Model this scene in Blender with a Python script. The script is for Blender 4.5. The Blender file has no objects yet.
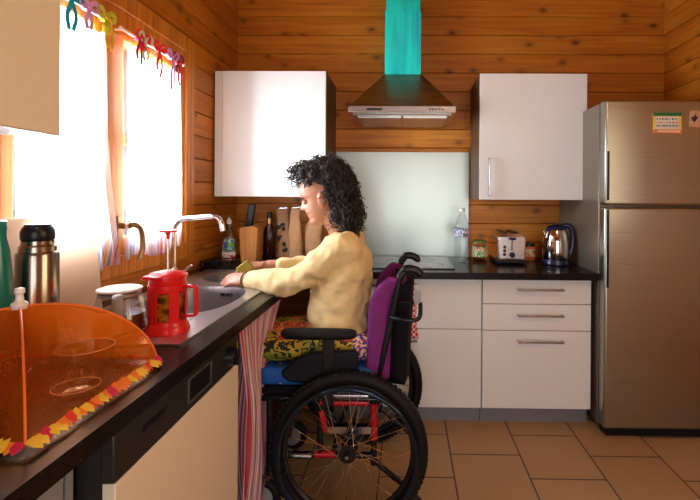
import bpy, bmesh, math, random
from mathutils import Vector, Matrix, noise as mnoise
PI = math.pi
R = math.radians
random.seed(7)
scene = bpy.context.scene
COL = scene.collection
ORG = {}

# ------------------------------------------------------------------ helpers
def V(*a):
    return Vector(a[0] if len(a) == 1 else a)

class MB:
    """collects geometry in world coordinates and links it as ONE mesh object"""
    def __init__(s):
        s.v, s.f, s.m = [], [], []
        s.M = None
    def add(s, verts, faces, mi=0):
        b = len(s.v)
        for p in verts:
            p = Vector(p)
            s.v.append(s.M @ p if s.M else p)
        for f in faces:
            s.f.append([i + b for i in f]); s.m.append(mi)
        return s
    def box(s, x0, x1, y0, y1, z0, z1, mi=0, skip=''):
        vs = [(x0,y0,z0),(x1,y0,z0),(x1,y1,z0),(x0,y1,z0),(x0,y0,z1),(x1,y0,z1),(x1,y1,z1),(x0,y1,z1)]
        fs = [(0,3,2,1),(4,5,6,7),(0,1,5,4),(1,2,6,5),(2,3,7,6),(3,0,4,7)]
        return s.add(vs, fs, mi)
    def rings(s, rings, closed=True, cap=True, mi=0, loop=False):
        n = len(rings[0]); vs = [p for r in rings for p in r]; fs = []
        m = len(rings)
        for i in range(m if loop else m - 1):
            for j in range(n if closed else n - 1):
                a = i*n + j; b = i*n + (j+1) % n
                c = ((i+1) % m)*n + (j+1) % n; d = ((i+1) % m)*n + j
                fs.append((a, b, c, d))
        if cap and not loop and closed:
            fs.append(tuple(reversed(range(n)))); fs.append(tuple((m-1)*n + k for k in range(n)))
        return s.add(vs, fs, mi)
    def tube(s, pts, r, n=8, cap=True, loop=False, mi=0, flat=None):
        pts = [Vector(p) for p in pts]; m = len(pts)
        rs = r if isinstance(r, (list, tuple)) else [r]*m
        up = None; rings = []
        for i in range(m):
            if loop: t = pts[(i+1) % m] - pts[i-1]
            else: t = pts[min(i+1, m-1)] - pts[max(i-1, 0)]
            if t.length < 1e-9: t = Vector((0,0,1))
            t.normalize()
            if up is None:
                a = Vector((0,0,1)) if abs(t.z) < .9 else Vector((1,0,0))
                if flat is not None: a = Vector(flat)
                up = (a - t*a.dot(t)).normalized()
            else:
                up = up - t*up.dot(t)
                if up.length < 1e-6: up = t.orthogonal()
                up.normalize()
            w = t.cross(up)
            q = rs[i]
            ra, rb = q if isinstance(q, (tuple, list)) else (q, q)
            rings.append([pts[i] + up*(ra*math.cos(2*PI*k/n)) + w*(rb*math.sin(2*PI*k/n)) for k in range(n)])
        return s.rings(rings, cap=cap, loop=loop, mi=mi)
    def cyl(s, p0, p1, r0, r1=None, n=24, mi=0):
        return s.tube([p0, p1], [r0, r0 if r1 is None else r1], n=n, mi=mi)
    def lathe(s, c, prof, n=32, mi=0, sx=1, sy=1):
        c = Vector(c)
        rings = [[c + Vector((r*sx*math.cos(2*PI*k/n), r*sy*math.sin(2*PI*k/n), z)) for k in range(n)] for r, z in prof]
        return s.rings(rings, cap=True, mi=mi)
    def ell(s, c, rad, rot=None, nu=20, nv=12, mi=0):
        c = Vector(c); rings = []
        for i in range(nv + 1):
            th = PI*i/nv; rr = max(math.sin(th), 1e-3)
            ring = []
            for k in range(nu):
                p = Vector((rad[0]*rr*math.cos(2*PI*k/nu), rad[1]*rr*math.sin(2*PI*k/nu), -rad[2]*math.cos(th)))
                if rot: p = rot @ p
                ring.append(c + p)
            rings.append(ring)
        return s.rings(rings, mi=mi)
    def torus(s, c, axis, R0, r, n=64, k=10, mi=0):
        axis = Vector(axis).normalized(); u = axis.orthogonal().normalized(); w = axis.cross(u)
        return s.tube([Vector(c) + u*(R0*math.cos(2*PI*i/n)) + w*(R0*math.sin(2*PI*i/n)) for i in range(n)], r, n=k, loop=True, mi=mi)
    def sheet(s, fn, nu, nv, mi=0):
        vs = [fn(i/nu, j/nv) for i in range(nu+1) for j in range(nv+1)]
        fs = [(i*(nv+1)+j, (i+1)*(nv+1)+j, (i+1)*(nv+1)+j+1, i*(nv+1)+j+1) for i in range(nu) for j in range(nv)]
        return s.add(vs, fs, mi)
    def prism(s, poly, axis, a, b, mi=0):
        def P(q, t):
            return {'x': (t, q[0], q[1]), 'y': (q[0], t, q[1]), 'z': (q[0], q[1], t)}[axis]
        n = len(poly)
        vs = [P(q, a) for q in poly] + [P(q, b) for q in poly]
        fs = [tuple(range(n)), tuple(reversed(range(n, 2*n)))] + [(i, i+n, (i+1) % n + n, (i+1) % n) for i in range(n)]
        return s.add(vs, fs, mi)
    def build(s, name, mat, parent=None, bevel=0, solid=0, sharp=38, origin=None, subsurf=0, seg=2):
        me = bpy.data.meshes.new(name)
        if parent is not None: o = ORG[parent]
        elif origin is not None: o = Vector(origin)
        else:
            lo = Vector([min(p[i] for p in s.v) for i in range(3)]); hi = Vector([max(p[i] for p in s.v) for i in range(3)])
            o = Vector(((lo.x+hi.x)/2, (lo.y+hi.y)/2, lo.z))
        me.from_pydata([tuple(p - o) for p in s.v], [], s.f)
        for m in (mat if isinstance(mat, (list, tuple)) else [mat]): me.materials.append(m)
        for p, mi in zip(me.polygons, s.m): p.material_index = mi
        bm = bmesh.new(); bm.from_mesh(me)
        bmesh.ops.recalc_face_normals(bm, faces=bm.faces)
        for f in bm.faces: f.smooth = True
        for e in bm.edges:
            if len(e.link_faces) == 2 and e.calc_face_angle(0) > R(sharp): e.smooth = False
        bm.to_mesh(me); bm.free()
        ob = bpy.data.objects.new(name, me); COL.objects.link(ob)
        if parent is not None: ob.parent = parent
        else: ob.location = o
        ORG[ob] = o
        if solid:
            q = ob.modifiers.new('solid', 'SOLIDIFY'); q.thickness = solid; q.offset = 0
        if bevel:
            q = ob.modifiers.new('bevel', 'BEVEL'); q.width = bevel; q.segments = seg; q.limit_method = 'ANGLE'; q.angle_limit = R(40)
        if subsurf:
            q = ob.modifiers.new('sub', 'SUBSURF'); q.levels = subsurf; q.render_levels = subsurf
        return ob

def thing(name, label, cat, loc, group=None):
    o = bpy.data.objects.new(name, None); COL.objects.link(o); o.location = loc; o.empty_display_size = .05
    ORG[o] = Vector(loc)
    o['label'] = label; o['category'] = cat
    if group: o['group'] = group
    return o
def tag(o, label, cat, group=None):
    o['label'] = label; o['category'] = cat
    if group: o['group'] = group
    return o
def struct(o):
    o['kind'] = 'structure'; return o
def arc(c, r, a0, a1, n, ax='xz'):
    out = []
    for i in range(n+1):
        a = R(a0 + (a1-a0)*i/n); p = Vector(c)
        q = [r*math.cos(a), r*math.sin(a)]
        if ax == 'xz': p += Vector((q[0], 0, q[1]))
        elif ax == 'xy': p += Vector((q[0], q[1], 0))
        else: p += Vector((0, q[0], q[1]))
        out.append(p)
    return out
def smooth_path(pts, k=6):
    pts = [Vector(p) for p in pts]; out = []
    for i in range(len(pts)-1):
        p0 = pts[max(i-1, 0)]; p1 = pts[i]; p2 = pts[i+1]; p3 = pts[min(i+2, len(pts)-1)]
        for j in range(k):
            t = j/k
            out.append(.5*((2*p1) + (p2-p0)*t + (2*p0-5*p1+4*p2-p3)*t*t + (3*p1-p0-3*p2+p3)*t**3))
    out.append(pts[-1]); return out
def lerp(tab, x):
    if x <= tab[0][0]: return tab[0][1]
    for (a, b), (c, d) in zip(tab, tab[1:]):
        if x <= c: return b + (d-b)*(x-a)/(c-a)
    return tab[-1][1]

# ------------------------------------------------------------------ materials
class NT:
    def __init__(s, name):
        s.mat = bpy.data.materials.new(name); s.mat.use_nodes = True
        s.t = s.mat.node_tree; s.t.nodes.clear()
        s.out = s.n('ShaderNodeOutputMaterial')
    def n(s, typ, **kw):
        x = s.t.nodes.new(typ)
        for k, v in kw.items(): setattr(x, k, v)
        return x
    def l(s, a, b): s.t.links.new(a, b)
    def math(s, op, a, b=None, c=None):
        x = s.n('ShaderNodeMath', operation=op)
        for i, q in enumerate((a, b, c)):
            if q is None: continue
            if isinstance(q, (int, float)): x.inputs[i].default_value = q
            else: s.l(q, x.inputs[i])
        return x.outputs[0]
    def pos(s, obj=False):
        if obj: return s.n('ShaderNodeTexCoord').outputs['Object']
        return s.n('ShaderNodeNewGeometry').outputs['Position']
    def comb(s, x, y, z):
        c = s.n('ShaderNodeCombineXYZ')
        for i, q in enumerate((x, y, z)):
            if isinstance(q, (int, float)): c.inputs[i].default_value = q
            else: s.l(q, c.inputs[i])
        return c.outputs[0]
    def sep(s, v):
        c = s.n('ShaderNodeSeparateXYZ'); s.l(v, c.inputs[0]); return c.outputs
    def noise(s, vec, scale, detail=2, rough=.5, dist=0):
        x = s.n('ShaderNodeTexNoise'); s.l(vec, x.inputs['Vector'])
        x.inputs['Scale'].default_value = scale; x.inputs['Detail'].default_value = detail
        x.inputs['Roughness'].default_value = rough; x.inputs['Distortion'].default_value = dist
        return x.outputs['Fac']
    def ramp(s, fac, stops, interp='LINEAR'):
        x = s.n('ShaderNodeValToRGB'); s.l(fac, x.inputs[0]); cr = x.color_ramp; cr.interpolation = interp
        while len(cr.elements) < len(stops): cr.elements.new(.5)
        for e, (p, c) in zip(cr.elements, stops):
            e.position = p; e.color = (c[0], c[1], c[2], 1)
        return x.outputs[0]
    def mix(s, fac, a, b, mode='MIX'):
        x = s.n('ShaderNodeMix', data_type='RGBA', blend_type=mode)
        for i, q in ((0, fac), (6, a), (7, b)):
            if isinstance(q, (int, float)): x.inputs[i].default_value = q
            elif isinstance(q, (tuple, list)): x.inputs[i].default_value = (*q[:3], 1)
            else: s.l(q, x.inputs[i])
        return x.outputs[2]
    def bsdf(s, col=None, rough=.5, metal=0, **kw):
        b = s.n('ShaderNodeBsdfPrincipled')
        if col is not None:
            if isinstance(col, (tuple, list)): b.inputs['Base Color'].default_value = (*col[:3], 1)
            else: s.l(col, b.inputs['Base Color'])
        for k, v in (('Roughness', rough), ('Metallic', metal)):
            if isinstance(v, (int, float)): b.inputs[k].default_value = v
            else: s.l(v, b.inputs[k])
        for k, v in kw.items():
            if k in b.inputs: b.inputs[k].default_value = v
        return b
    def bump(s, b, h, strength=.3, dist=.01):
        x = s.n('ShaderNodeBump'); x.inputs['Strength'].default_value = strength; x.inputs['Distance'].default_value = dist
        s.l(h, x.inputs['Height']); s.l(x.outputs[0], b.inputs['Normal'])
    def done(s, sh):
        s.l(sh.outputs[0] if hasattr(sh, 'outputs') else sh, s.out.inputs[0]); return s.mat

def pm(name, col, rough=.5, metal=0, var=.12, scale=30, bump=0, bscale=None, **kw):
    """plain material with a little procedural mottling"""
    t = NT(name); p = t.pos(True)
    f = t.noise(p, scale, 3)
    c = t.mix(f, tuple(max(0, x*(1-var)) for x in col), tuple(min(1, x*(1+var)) for x in col))
    b = t.bsdf(c, rough, metal, **kw)
    if bump: t.bump(b, t.noise(p, bscale or scale*4, 2), bump, .002)
    return t.done(b)

def wood_boards(name, axis, cols, knots=True, row=.127, z0=1.067, rough=.42):
    """horizontal pine boards, grain along the wall"""
    t = NT(name); x, y, z = t.sep(t.pos())
    a = {'x': x, 'y': y}[axis]; h = z
    if axis == 'x' and name.startswith('ceiling'): h = y
    rowi = t.math('FLOOR', t.math('DIVIDE', t.math('SUBTRACT', h, z0), row))
    off = t.math('MULTIPLY', rowi, 7.31)
    g = t.noise(t.comb(t.math('ADD', t.math('MULTIPLY', a, 1.3), off), t.math('MULTIPLY', h, 26), off), 1.6, 5, .62, .6)
    g2 = t.noise(t.comb(t.math('ADD', t.math('MULTIPLY', a, .8), off), t.math('MULTIPLY', h, 5), off), 2.0, 2, .5, .3)
    f = t.math('ADD', t.math('MULTIPLY', g, .65), t.math('MULTIPLY', g2, .35))
    c = t.ramp(f, [(.30, cols[0]), (.48, cols[1]), (.66, cols[2])])
    wn = t.n('ShaderNodeTexWhiteNoise', noise_dimensions='1D'); t.l(rowi, wn.inputs['W'])
    c = t.mix(t.math('MULTIPLY', wn.outputs['Value'], .6), c, cols[0])
    if knots:
        vo = t.n('ShaderNodeTexVoronoi', voronoi_dimensions='2D'); vo.inputs['Scale'].default_value = 1
        dn = t.noise(t.pos(), 30, 2)
        t.l(t.comb(t.math('ADD', t.math('MULTIPLY', a, 4.2), off), t.math('MULTIPLY', h, 6.5), 0.0), vo.inputs['Vector'])
        d = t.math('ADD', vo.outputs['Distance'], t.math('MULTIPLY', t.math('SUBTRACT', dn, .5), .06))
        k = t.ramp(d, [(.05, (1, 1, 1)), (.10, (.45, .45, .45)), (.22, (0, 0, 0))])
        sel = t.n('ShaderNodeTexWhiteNoise', noise_dimensions='3D'); t.l(vo.outputs['Position'], sel.inputs['Vector'])
        k = t.math('MULTIPLY', k, t.math('MULTIPLY', t.math('GREATER_THAN', sel.outputs['Value'], .45), sel.outputs['Value']))
        c = t.mix(t.math('MULTIPLY', k, .95), c, (.06, .012, .002))
    b = t.bsdf(c, rough); b.inputs['Specular IOR Level'].default_value = .35
    t.bump(b, g, .12, .004)
    return t.done(b)

PINE = [(.33, .088, .006), (.56, .180, .012), (.72, .285, .026)]
M = {}
M['wall_back'] = wood_boards('pine_boards_back', 'x', PINE)
M['wall_side'] = wood_boards('pine_boards_side', 'y', PINE)
M['ceiling'] = wood_boards('ceiling_pine', 'x', PINE)
def wood_piece(name, axis, cols, rough=.4, s=1.0):
    t = NT(name); x, y, z = t.sep(t.pos(True))
    k = {'x': (2, 40, 40), 'y': (40, 2, 40), 'z': (40, 40, 2)}[axis]
    v = t.comb(t.math('MULTIPLY', x, k[0]*s), t.math('MULTIPLY', y, k[1]*s), t.math('MULTIPLY', z, k[2]*s))
    g = t.noise(v, 1.2, 4, .6, .4)
    c = t.ramp(g, [(.3, cols[0]), (.5, cols[1]), (.7, cols[2])])
    b = t.bsdf(c, rough); t.bump(b, g, .08, .003); return t.done(b)
M['frame_z'] = wood_piece('pine_frame_upright', 'z', PINE)
M['frame_y'] = wood_piece('pine_frame_rail', 'y', PINE)
M['block'] = wood_piece('beech_block', 'z', [(.45, .17, .035), (.6, .26, .06), (.7, .34, .09)])
# floor tiles
def floor_mat():
    t = NT('terracotta_floor_tiles'); x, y, z = t.sep(t.pos())
    u = t.math('DIVIDE', t.math('SUBTRACT', x, .223), .336)
    v = t.math('ADD', t.math('DIVIDE', t.math('SUBTRACT', y, 2.112), .352), .5)
    br = t.n('ShaderNodeTexBrick'); t.l(t.comb(v, u, 0.0), br.inputs['Vector'])
    for k, q in (('Scale', 1), ('Brick Width', 1), ('Row Height', 1), ('Mortar Size', .012), ('Mortar Smooth', .1), ('Bias', 0)):
        br.inputs[k].default_value = q
    br.offset = .5; br.offset_frequency = 2; br.squash = 1
    br.inputs['Color1'].default_value = (.48, .32, .165, 1); br.inputs['Color2'].default_value = (.41, .265, .13, 1)
    br.inputs['Mortar'].default_value = (.085, .05, .03, 1)
    n1 = t.noise(t.pos(), 9, 4, .6); n2 = t.noise(t.pos(), 60, 2)
    c = t.mix(t.math('MULTIPLY', n1, .5), br.outputs['Color'], (.36, .22, .11))
    c = t.mix(t.math('MULTIPLY', n2, .2), c, (.55, .36, .2))
    c = t.mix(br.outputs['Fac'], c, (.085, .05, .03))
    b = t.bsdf(c, .45)
    t.bump(b, t.math('SUBTRACT', 1, br.outputs['Fac']), .4, .003)
    return t.done(b)
M['floor'] = floor_mat()
def worktop_mat():
    t = NT('dark_wenge_worktop'); p = t.pos(); x, y, z = t.sep(p)
    g = t.noise(t.comb(t.math('MULTIPLY', x, 30), t.math('MULTIPLY', y, 30), z), 1, 4, .6)
    g2 = t.noise(p, 220, 2)
    c = t.ramp(t.math('ADD', t.math('MULTIPLY', g, .5), t.math('MULTIPLY', g2, .5)), [(.35, (.004, .003, .003)), (.6, (.014, .009, .008)), (.75, (.035, .025, .022))])
    b = t.bsdf(c, .25); b.inputs['Specular IOR Level'].default_value = .15; t.bump(b, g2, .08, .001); return t.done(b)
M['worktop'] = worktop_mat()
def steel(name, col, rough, axis='z', k=.1, aniso=0):
    t = NT(name); x, y, z = t.sep(t.pos())
    s = {'x': (1.5, 400, 400), 'y': (400, 1.5, 400), 'z': (300, 300, 1.5)}[axis]
    g = t.noise(t.comb(t.math('MULTIPLY', x, s[0]), t.math('MULTIPLY', y, s[1]), t.math('MULTIPLY', z, s[2])), 1, 2)
    c = t.mix(g, tuple(q*.88 for q in col), tuple(min(1, q*1.08) for q in col))
    b = t.bsdf(c, t.math('ADD', rough - k/2, t.math('MULTIPLY', g, k)), 1.0)
    return t.done(b)
M['fridge'] = steel('brushed_fridge_steel', (.45, .47, .41), .30, 'x')
M['fridge_side'] = pm('grey_fridge_side', (.27, .23, .18), .38, .5, .06, 8)
M['steel'] = steel('brushed_steel', (.62, .60, .57), .24, 'x')
M['splash'] = steel('brushed_splashback_steel', (.46, .50, .45), .36, 'x')
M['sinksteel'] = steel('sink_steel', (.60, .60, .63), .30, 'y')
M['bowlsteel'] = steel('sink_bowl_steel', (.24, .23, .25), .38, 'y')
M['chrome'] = pm('chrome', (.78, .78, .8), .08, 1.0, .03)
M['thermos'] = steel('thermos_steel', (.30, .245, .20), .2, 'z')
M['hood'] = steel('hood_steel', (.34, .30, .26), .26, 'x')
def film_mat():
    t = NT('teal_protective_film'); x, y, z = t.sep(t.pos())
    n_ = t.noise(t.comb(t.math('MULTIPLY', x, 11), t.math('MULTIPLY', y, 11), t.math('MULTIPLY', z, .9)), 1, 2, .5, .5)
    c = t.ramp(n_, [(.30, (.0, .28, .50)), (.42, (.0, .58, .60)), (.55, (.0, .80, .70))])
    b = t.bsdf(c, .2); t.bump(b, n_, .3, .01); return t.done(b)
M['teal_film'] = film_mat()
M['white'] = pm('white_lacquer', (.80, .81, .80), .5, 0, .02, 6)
M['cream'] = pm('cream_lacquer', (.78, .68, .54), .38, 0, .02, 6)
M['carcass'] = wood_piece('brown_carcass', 'z', [(.09, .045, .02), (.13, .07, .03), (.17, .09, .04)], .5)
M['black'] = pm('black_plastic', (.007, .007, .009), .3, 0, .2, **{'Specular IOR Level': .3})
M['blackmat'] = pm('black_rubber', (.006, .006, .0065), .55, 0, .25, 60, .3, **{'Specular IOR Level': .2})
M['blackmetal'] = pm('black_painted_metal', (.008, .008, .010), .25, 0, .2, **{'Specular IOR Level': .35})
M['blackfab'] = pm('black_fabric', (.006, .0065, .010), .85, 0, .3, 80, .3, **{'Specular IOR Level': .15})
M['navyfab'] = pm('navy_vinyl', (.005, .006, .012), .5, 0, .3, 40, .2, **{'Specular IOR Level': .2})
M['grey'] = pm('grey_plastic', (.27, .27, .29), .4, 0, .05)
M['plinth'] = pm('grey_plinth', (.22, .22, .25), .4, .3, .05)
M['darkgrey'] = pm('dark_panel', (.022, .021, .021), .3, 0, .1, **{'Specular IOR Level': .3})
M['recess'] = pm('recess_grey', (.06, .06, .06), .3, 0, .05)
M['red'] = pm('red_plastic', (.66, .012, .014), .25, 0, .06)
M['redpaint'] = pm('red_frame_paint', (.5, .01, .02), .25, .2, .06)
M['alu'] = pm('aluminium', (.50, .50, .54), .22, 1, .05)
M['whiteplastic'] = pm('white_plastic', (.78, .77, .78), .35, 0, .02)
def board_mat():
    t = NT('cream_acrylic_board'); n_ = t.noise(t.pos(True), 12, 2); c = t.mix(n_, (.86, .76, .64), (.90, .80, .68))
    b = t.bsdf(c, .4); tl = t.n('ShaderNodeBsdfTranslucent'); t.l(c, tl.inputs[0])
    mx = t.n('ShaderNodeMixShader'); mx.inputs[0].default_value = .5; t.l(b.outputs[0], mx.inputs[1]); t.l(tl.outputs[0], mx.inputs[2])
    return t.done(mx)
M['board'] = board_mat()
M['brass'] = pm('aged_brass', (.34, .22, .10), .32, 1, .1)
M['purple'] = pm('purple_cover', (.17, .012, .17), .8, 0, .3, 25, .4, 120)
M['blue'] = pm('blue_cushion', (.01, .10, .42), .7, 0, .2)
M['kraft'] = pm('kraft_paper', (.47, .25, .11), .7, 0, .25, 25, .6, 40)
M['bottle_dark'] = pm('dark_red_glass', (.035, .006, .004), .08, 0, .2)
M['orange'] = pm('orange_label', (.7, .15, .02), .5)
M['green'] = pm('green_label', (.10, .32, .05), .5)
M['yellow'] = pm('yellow_print', (.8, .55, .04), .6)
M['crimson'] = pm('crimson_cloth', (.55, .01, .08), .7)
M['redcloth'] = pm('red_cloth', (.66, .04, .02), .7)
M['orangecloth'] = pm('orange_cloth', (.8, .22, .02), .7)
M['paper'] = pm('paper_white', (.75, .72, .62), .6, 0, .04)
M['skin'] = pm('skin', (.45, .20, .115), .45, 0, .08, 30, .05, 200, **{'Subsurface Weight': .15, 'Subsurface Radius': (.02, .008, .004), 'Subsurface Scale': .05})
M['lips'] = pm('lip_skin', (.42, .13, .10), .4, 0, .08)
M['hair'] = pm('dark_curly_hair', (.010, .005, .005), .42, 0, .4, 60)
M['brow'] = pm('brow_hair', (.02, .010, .007), .7, 0, .2)
M['cardigan'] = pm('cream_knit', (.74, .57, .28), .85, 0, .10, 14, .5, 300)
M['leafink'] = pm('dark_print', (.035, .018, .012), .7)
M['sponge'] = pm('olive_sponge', (.30, .22, .035), .9, 0, .35, 150, .8, 300)
M['teal_glass'] = pm('teal_plastic', (.0, .17, .14), .2, 0, .2)
M['kettle_steel'] = pm('polished_kettle_steel', (.62, .58, .55), .09, 1, .04)
M['bluebase'] = pm('dark_blue_plastic', (.01, .012, .05), .25, 0, .1)

def glass(name, col=(1, 1, 1), rough=.02, tint=.75):
    t = NT(name)
    g = t.n('ShaderNodeBsdfGlossy'); g.inputs['Roughness'].default_value = rough
    tr = t.n('ShaderNodeBsdfTransparent'); tr.inputs[0].default_value = (*col, 1)
    lw = t.n('ShaderNodeLayerWeight'); lw.inputs['Blend'].default_value = .5
    n = t.noise(t.pos(True), 14, 1)
    f = t.math('ADD', t.math('MULTIPLY', t.math('POWER', lw.outputs['Facing'], 2.2), tint), t.math('MULTIPLY', n, .08))
    mx = t.n('ShaderNodeMixShader'); t.l(f, mx.inputs[0]); t.l(tr.outputs[0], mx.inputs[1]); t.l(g.outputs[0], mx.inputs[2])
    return t.done(mx)
M['glass'] = glass('clear_glass', (.96, .97, .97))
M['bowlglass'] = glass('bowl_glass', (.86, .88, .90), .05, .9)
M['pane'] = glass('window_glass', (.97, .98, .98), .01, .3)
M['bottle_clear'] = glass('clear_plastic', (.92, .95, .97), .05, .55)
M['amber'] = glass('coffee_glass', (.85, .62, .30), .03, .6)

def net_mat():
    t = NT('orange_mesh_net')
    tr = t.n('ShaderNodeBsdfTransparent'); tr.inputs[0].default_value = (1, .66, .44, 1)
    d = t.n('ShaderNodeBsdfDiffuse'); d.inputs[0].default_value = (.95, .19, .012, 1)
    tl = t.n('ShaderNodeBsdfTranslucent'); tl.inputs[0].default_value = (1, .30, .02, 1)
    m1 = t.n('ShaderNodeMixShader'); m1.inputs[0].default_value = .75
    t.l(d.outputs[0], m1.inputs[1]); t.l(tl.outputs[0], m1.inputs[2])
    lw = t.n('ShaderNodeLayerWeight'); lw.inputs['Blend'].default_value = .4
    n = t.noise(t.pos(True), 500, 1)
    f = t.math('ADD', t.math('ADD', .22, t.math('MULTIPLY', lw.outputs['Facing'], .40)), t.math('MULTIPLY', t.math('SUBTRACT', n, .5), .08))
    mx = t.n('ShaderNodeMixShader'); t.l(f, mx.inputs[0]); t.l(tr.outputs[0], mx.inputs[1]); t.l(m1.outputs[0], mx.inputs[2])
    return t.done(mx)
M['net'] = net_mat()

def curtain_mat():
    """white voile with coloured stripes woven near its side and bottom"""
    t = NT('striped_voile'); p = t.pos(); x, y, z = t.sep(p)
    st = t.noise(t.comb(t.math('MULTIPLY', y, 55), 0.0, 0.0), 1, 1)
    stripe = t.ramp(st, [(.30, (.62, .12, .40)), (.37, (.95, .94, .93)), (.44, (.80, .25, .25)), (.48, (.95, .94, .93)), (.52, (.20, .35, .75)), (.56, (.95, .94, .93)), (.60, (.95, .65, .20)), (.66, (.55, .15, .50)), (.72, (.95, .94, .93))])
    low = t.ramp(z, [(0.0, (1, 1, 1)), (1.0, (1, 1, 1))])
    mk = t.math('SMOOTH_MIN', 1.0, 1.0, .1)
    mr = t.n('ShaderNodeMapRange'); t.l(z, mr.inputs[0])
    mr.inputs[1].default_value = 1.05; mr.inputs[2].default_value = 1.16; mr.inputs[3].default_value = 1.0; mr.inputs[4].default_value = .12
    c = t.mix(mr.outputs[0], (.95, .95, .95), stripe)
    d = t.n('ShaderNodeBsdfDiffuse'); t.l(c, d.inputs[0])
    tl = t.n('ShaderNodeBsdfTranslucent'); t.l(c, tl.inputs[0])
    tr = t.n('ShaderNodeBsdfTransparent'); t.l(c, tr.inputs[0])
    m1 = t.n('ShaderNodeMixShader'); m1.inputs[0].default_value = .55
    t.l(d.outputs[0], m1.inputs[1]); t.l(tl.outputs[0], m1.inputs[2])
    m2 = t.n('ShaderNodeMixShader'); m2.inputs[0].default_value = .32
    t.l(m1.outputs[0], m2.inputs[1]); t.l(tr.outputs[0], m2.inputs[2])
    return t.done(m2)
M['curtain'] = curtain_mat()

def stripes_mat(name, axis, freq, cols, rough=.8):
    t = NT(name); x, y, z = t.sep(t.pos(True))
    a = {'x': x, 'y': y, 'z': z}[axis]
    n = t.noise(t.comb(t.math('MULTIPLY', a, freq), 0.0, 0.0), 1, 2, .6)
    k = len(cols)
    c = t.ramp(n, [(.28 + .44*i/(k-1), q) for i, q in enumerate(cols)], 'CONSTANT')
    b = t.bsdf(c, rough); t.bump(b, t.noise(t.pos(True), 400, 1), .2, .001); return t.done(b)

def floral_mat():
    t = NT('patchwork_floral_cloth'); p = t.pos(True); x, y, z = t.sep(p)
    zone = t.noise(p, 7, 1)
    ye = t.ramp(t.noise(p, 16, 2), [(.35, (.16, .17, .015)), (.5, (.42, .33, .02)), (.65, (.60, .36, .03))])
    rd = t.ramp(t.noise(p, 34, 2), [(.36, (.55, .03, .02)), (.50, (.75, .16, .03)), (.58, (.8, .5, .08)), (.66, (.25, .03, .05))])
    mr = t.n('ShaderNodeMapRange'); t.l(t.math('ADD', z, t.math('MULTIPLY', t.math('SUBTRACT', zone, .5), .09)), mr.inputs[0])
    mr.inputs[1].default_value = .108; mr.inputs[2].default_value = .116
    c = t.mix(mr.outputs[0], ye, rd)
    w = t.n('ShaderNodeTexWave', wave_type='RINGS'); t.l(p, w.inputs['Vector'])
    w.inputs['Scale'].default_value = 15; w.inputs['Distortion'].default_value = 14; w.inputs['Detail'].default_value = 2; w.inputs['Detail Scale'].default_value = 1.6
    k = t.ramp(w.outputs['Fac'], [(.62, (0, 0, 0)), (.70, (1, 1, 1))])
    c = t.mix(k, c, t.mix(mr.outputs[0], (.012, .012, .006), (.45, .02, .03)))
    vo = t.n('ShaderNodeTexVoronoi'); t.l(p, vo.inputs['Vector']); vo.inputs['Scale'].default_value = 70
    dots = t.ramp(t.noise(p, 90, 0), [(.40, (.02, .06, .35)), (.46, (.7, .04, .02)), (.54, (.8, .78, .72)), (.60, (.75, .45, .05))], 'CONSTANT')
    mx = t.n('ShaderNodeMapRange'); t.l(x, mx.inputs[0]); mx.inputs[1].default_value = .062; mx.inputs[2].default_value = .068
    c = t.mix(mx.outputs[0], c, dots)
    b = t.bsdf(c, .75); t.bump(b, t.noise(p, 30, 2), .25, .01); return t.done(b)
M['floral'] = floral_mat()
M['striped'] = stripes_mat('striped_skirt_curtain', 'y', 62, [(.22, .05, .16), (.55, .32, .42), (.70, .55, .50), (.50, .06, .05), (.62, .38, .48), (.70, .60, .50), (.30, .10, .26), (.62, .16, .12)])
def check_mat():
    t = NT('red_gingham'); ch = t.n('ShaderNodeTexChecker'); t.l(t.pos(True), ch.inputs['Vector'])
    ch.inputs['Scale'].default_value = 70; ch.inputs['Color1'].default_value = (.62, .01, .02, 1); ch.inputs['Color2'].default_value = (.75, .55, .52, 1)
    return t.done(t.bsdf(ch.outputs[0], .8))
M['check'] = check_mat()
def dots_mat():
    t = NT('blue_spotted_cover'); vo = t.n('ShaderNodeTexVoronoi'); t.l(t.pos(True), vo.inputs['Vector']); vo.inputs['Scale'].default_value = 26
    c = t.mix(t.ramp(vo.outputs['Distance'], [(.16, (1, 1, 1)), (.2, (0, 0, 0))]), (.008, .10, .42), (.65, .70, .75))
    return t.done(t.bsdf(c, .7))
M['bluedots'] = dots_mat()
M['hobglass'] = pm('black_ceramic_glass', (.02, .022, .022), .06, 0, .05)

def label_mat(name, cols, sc):
    q = NT(name); n_ = q.noise(q.pos(True), sc, 2)
    return q.done(q.bsdf(q.ramp(n_, [(.3 + .4*i/(len(cols)-1), c) for i, c in enumerate(cols)], 'CONSTANT'), .45))

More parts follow.
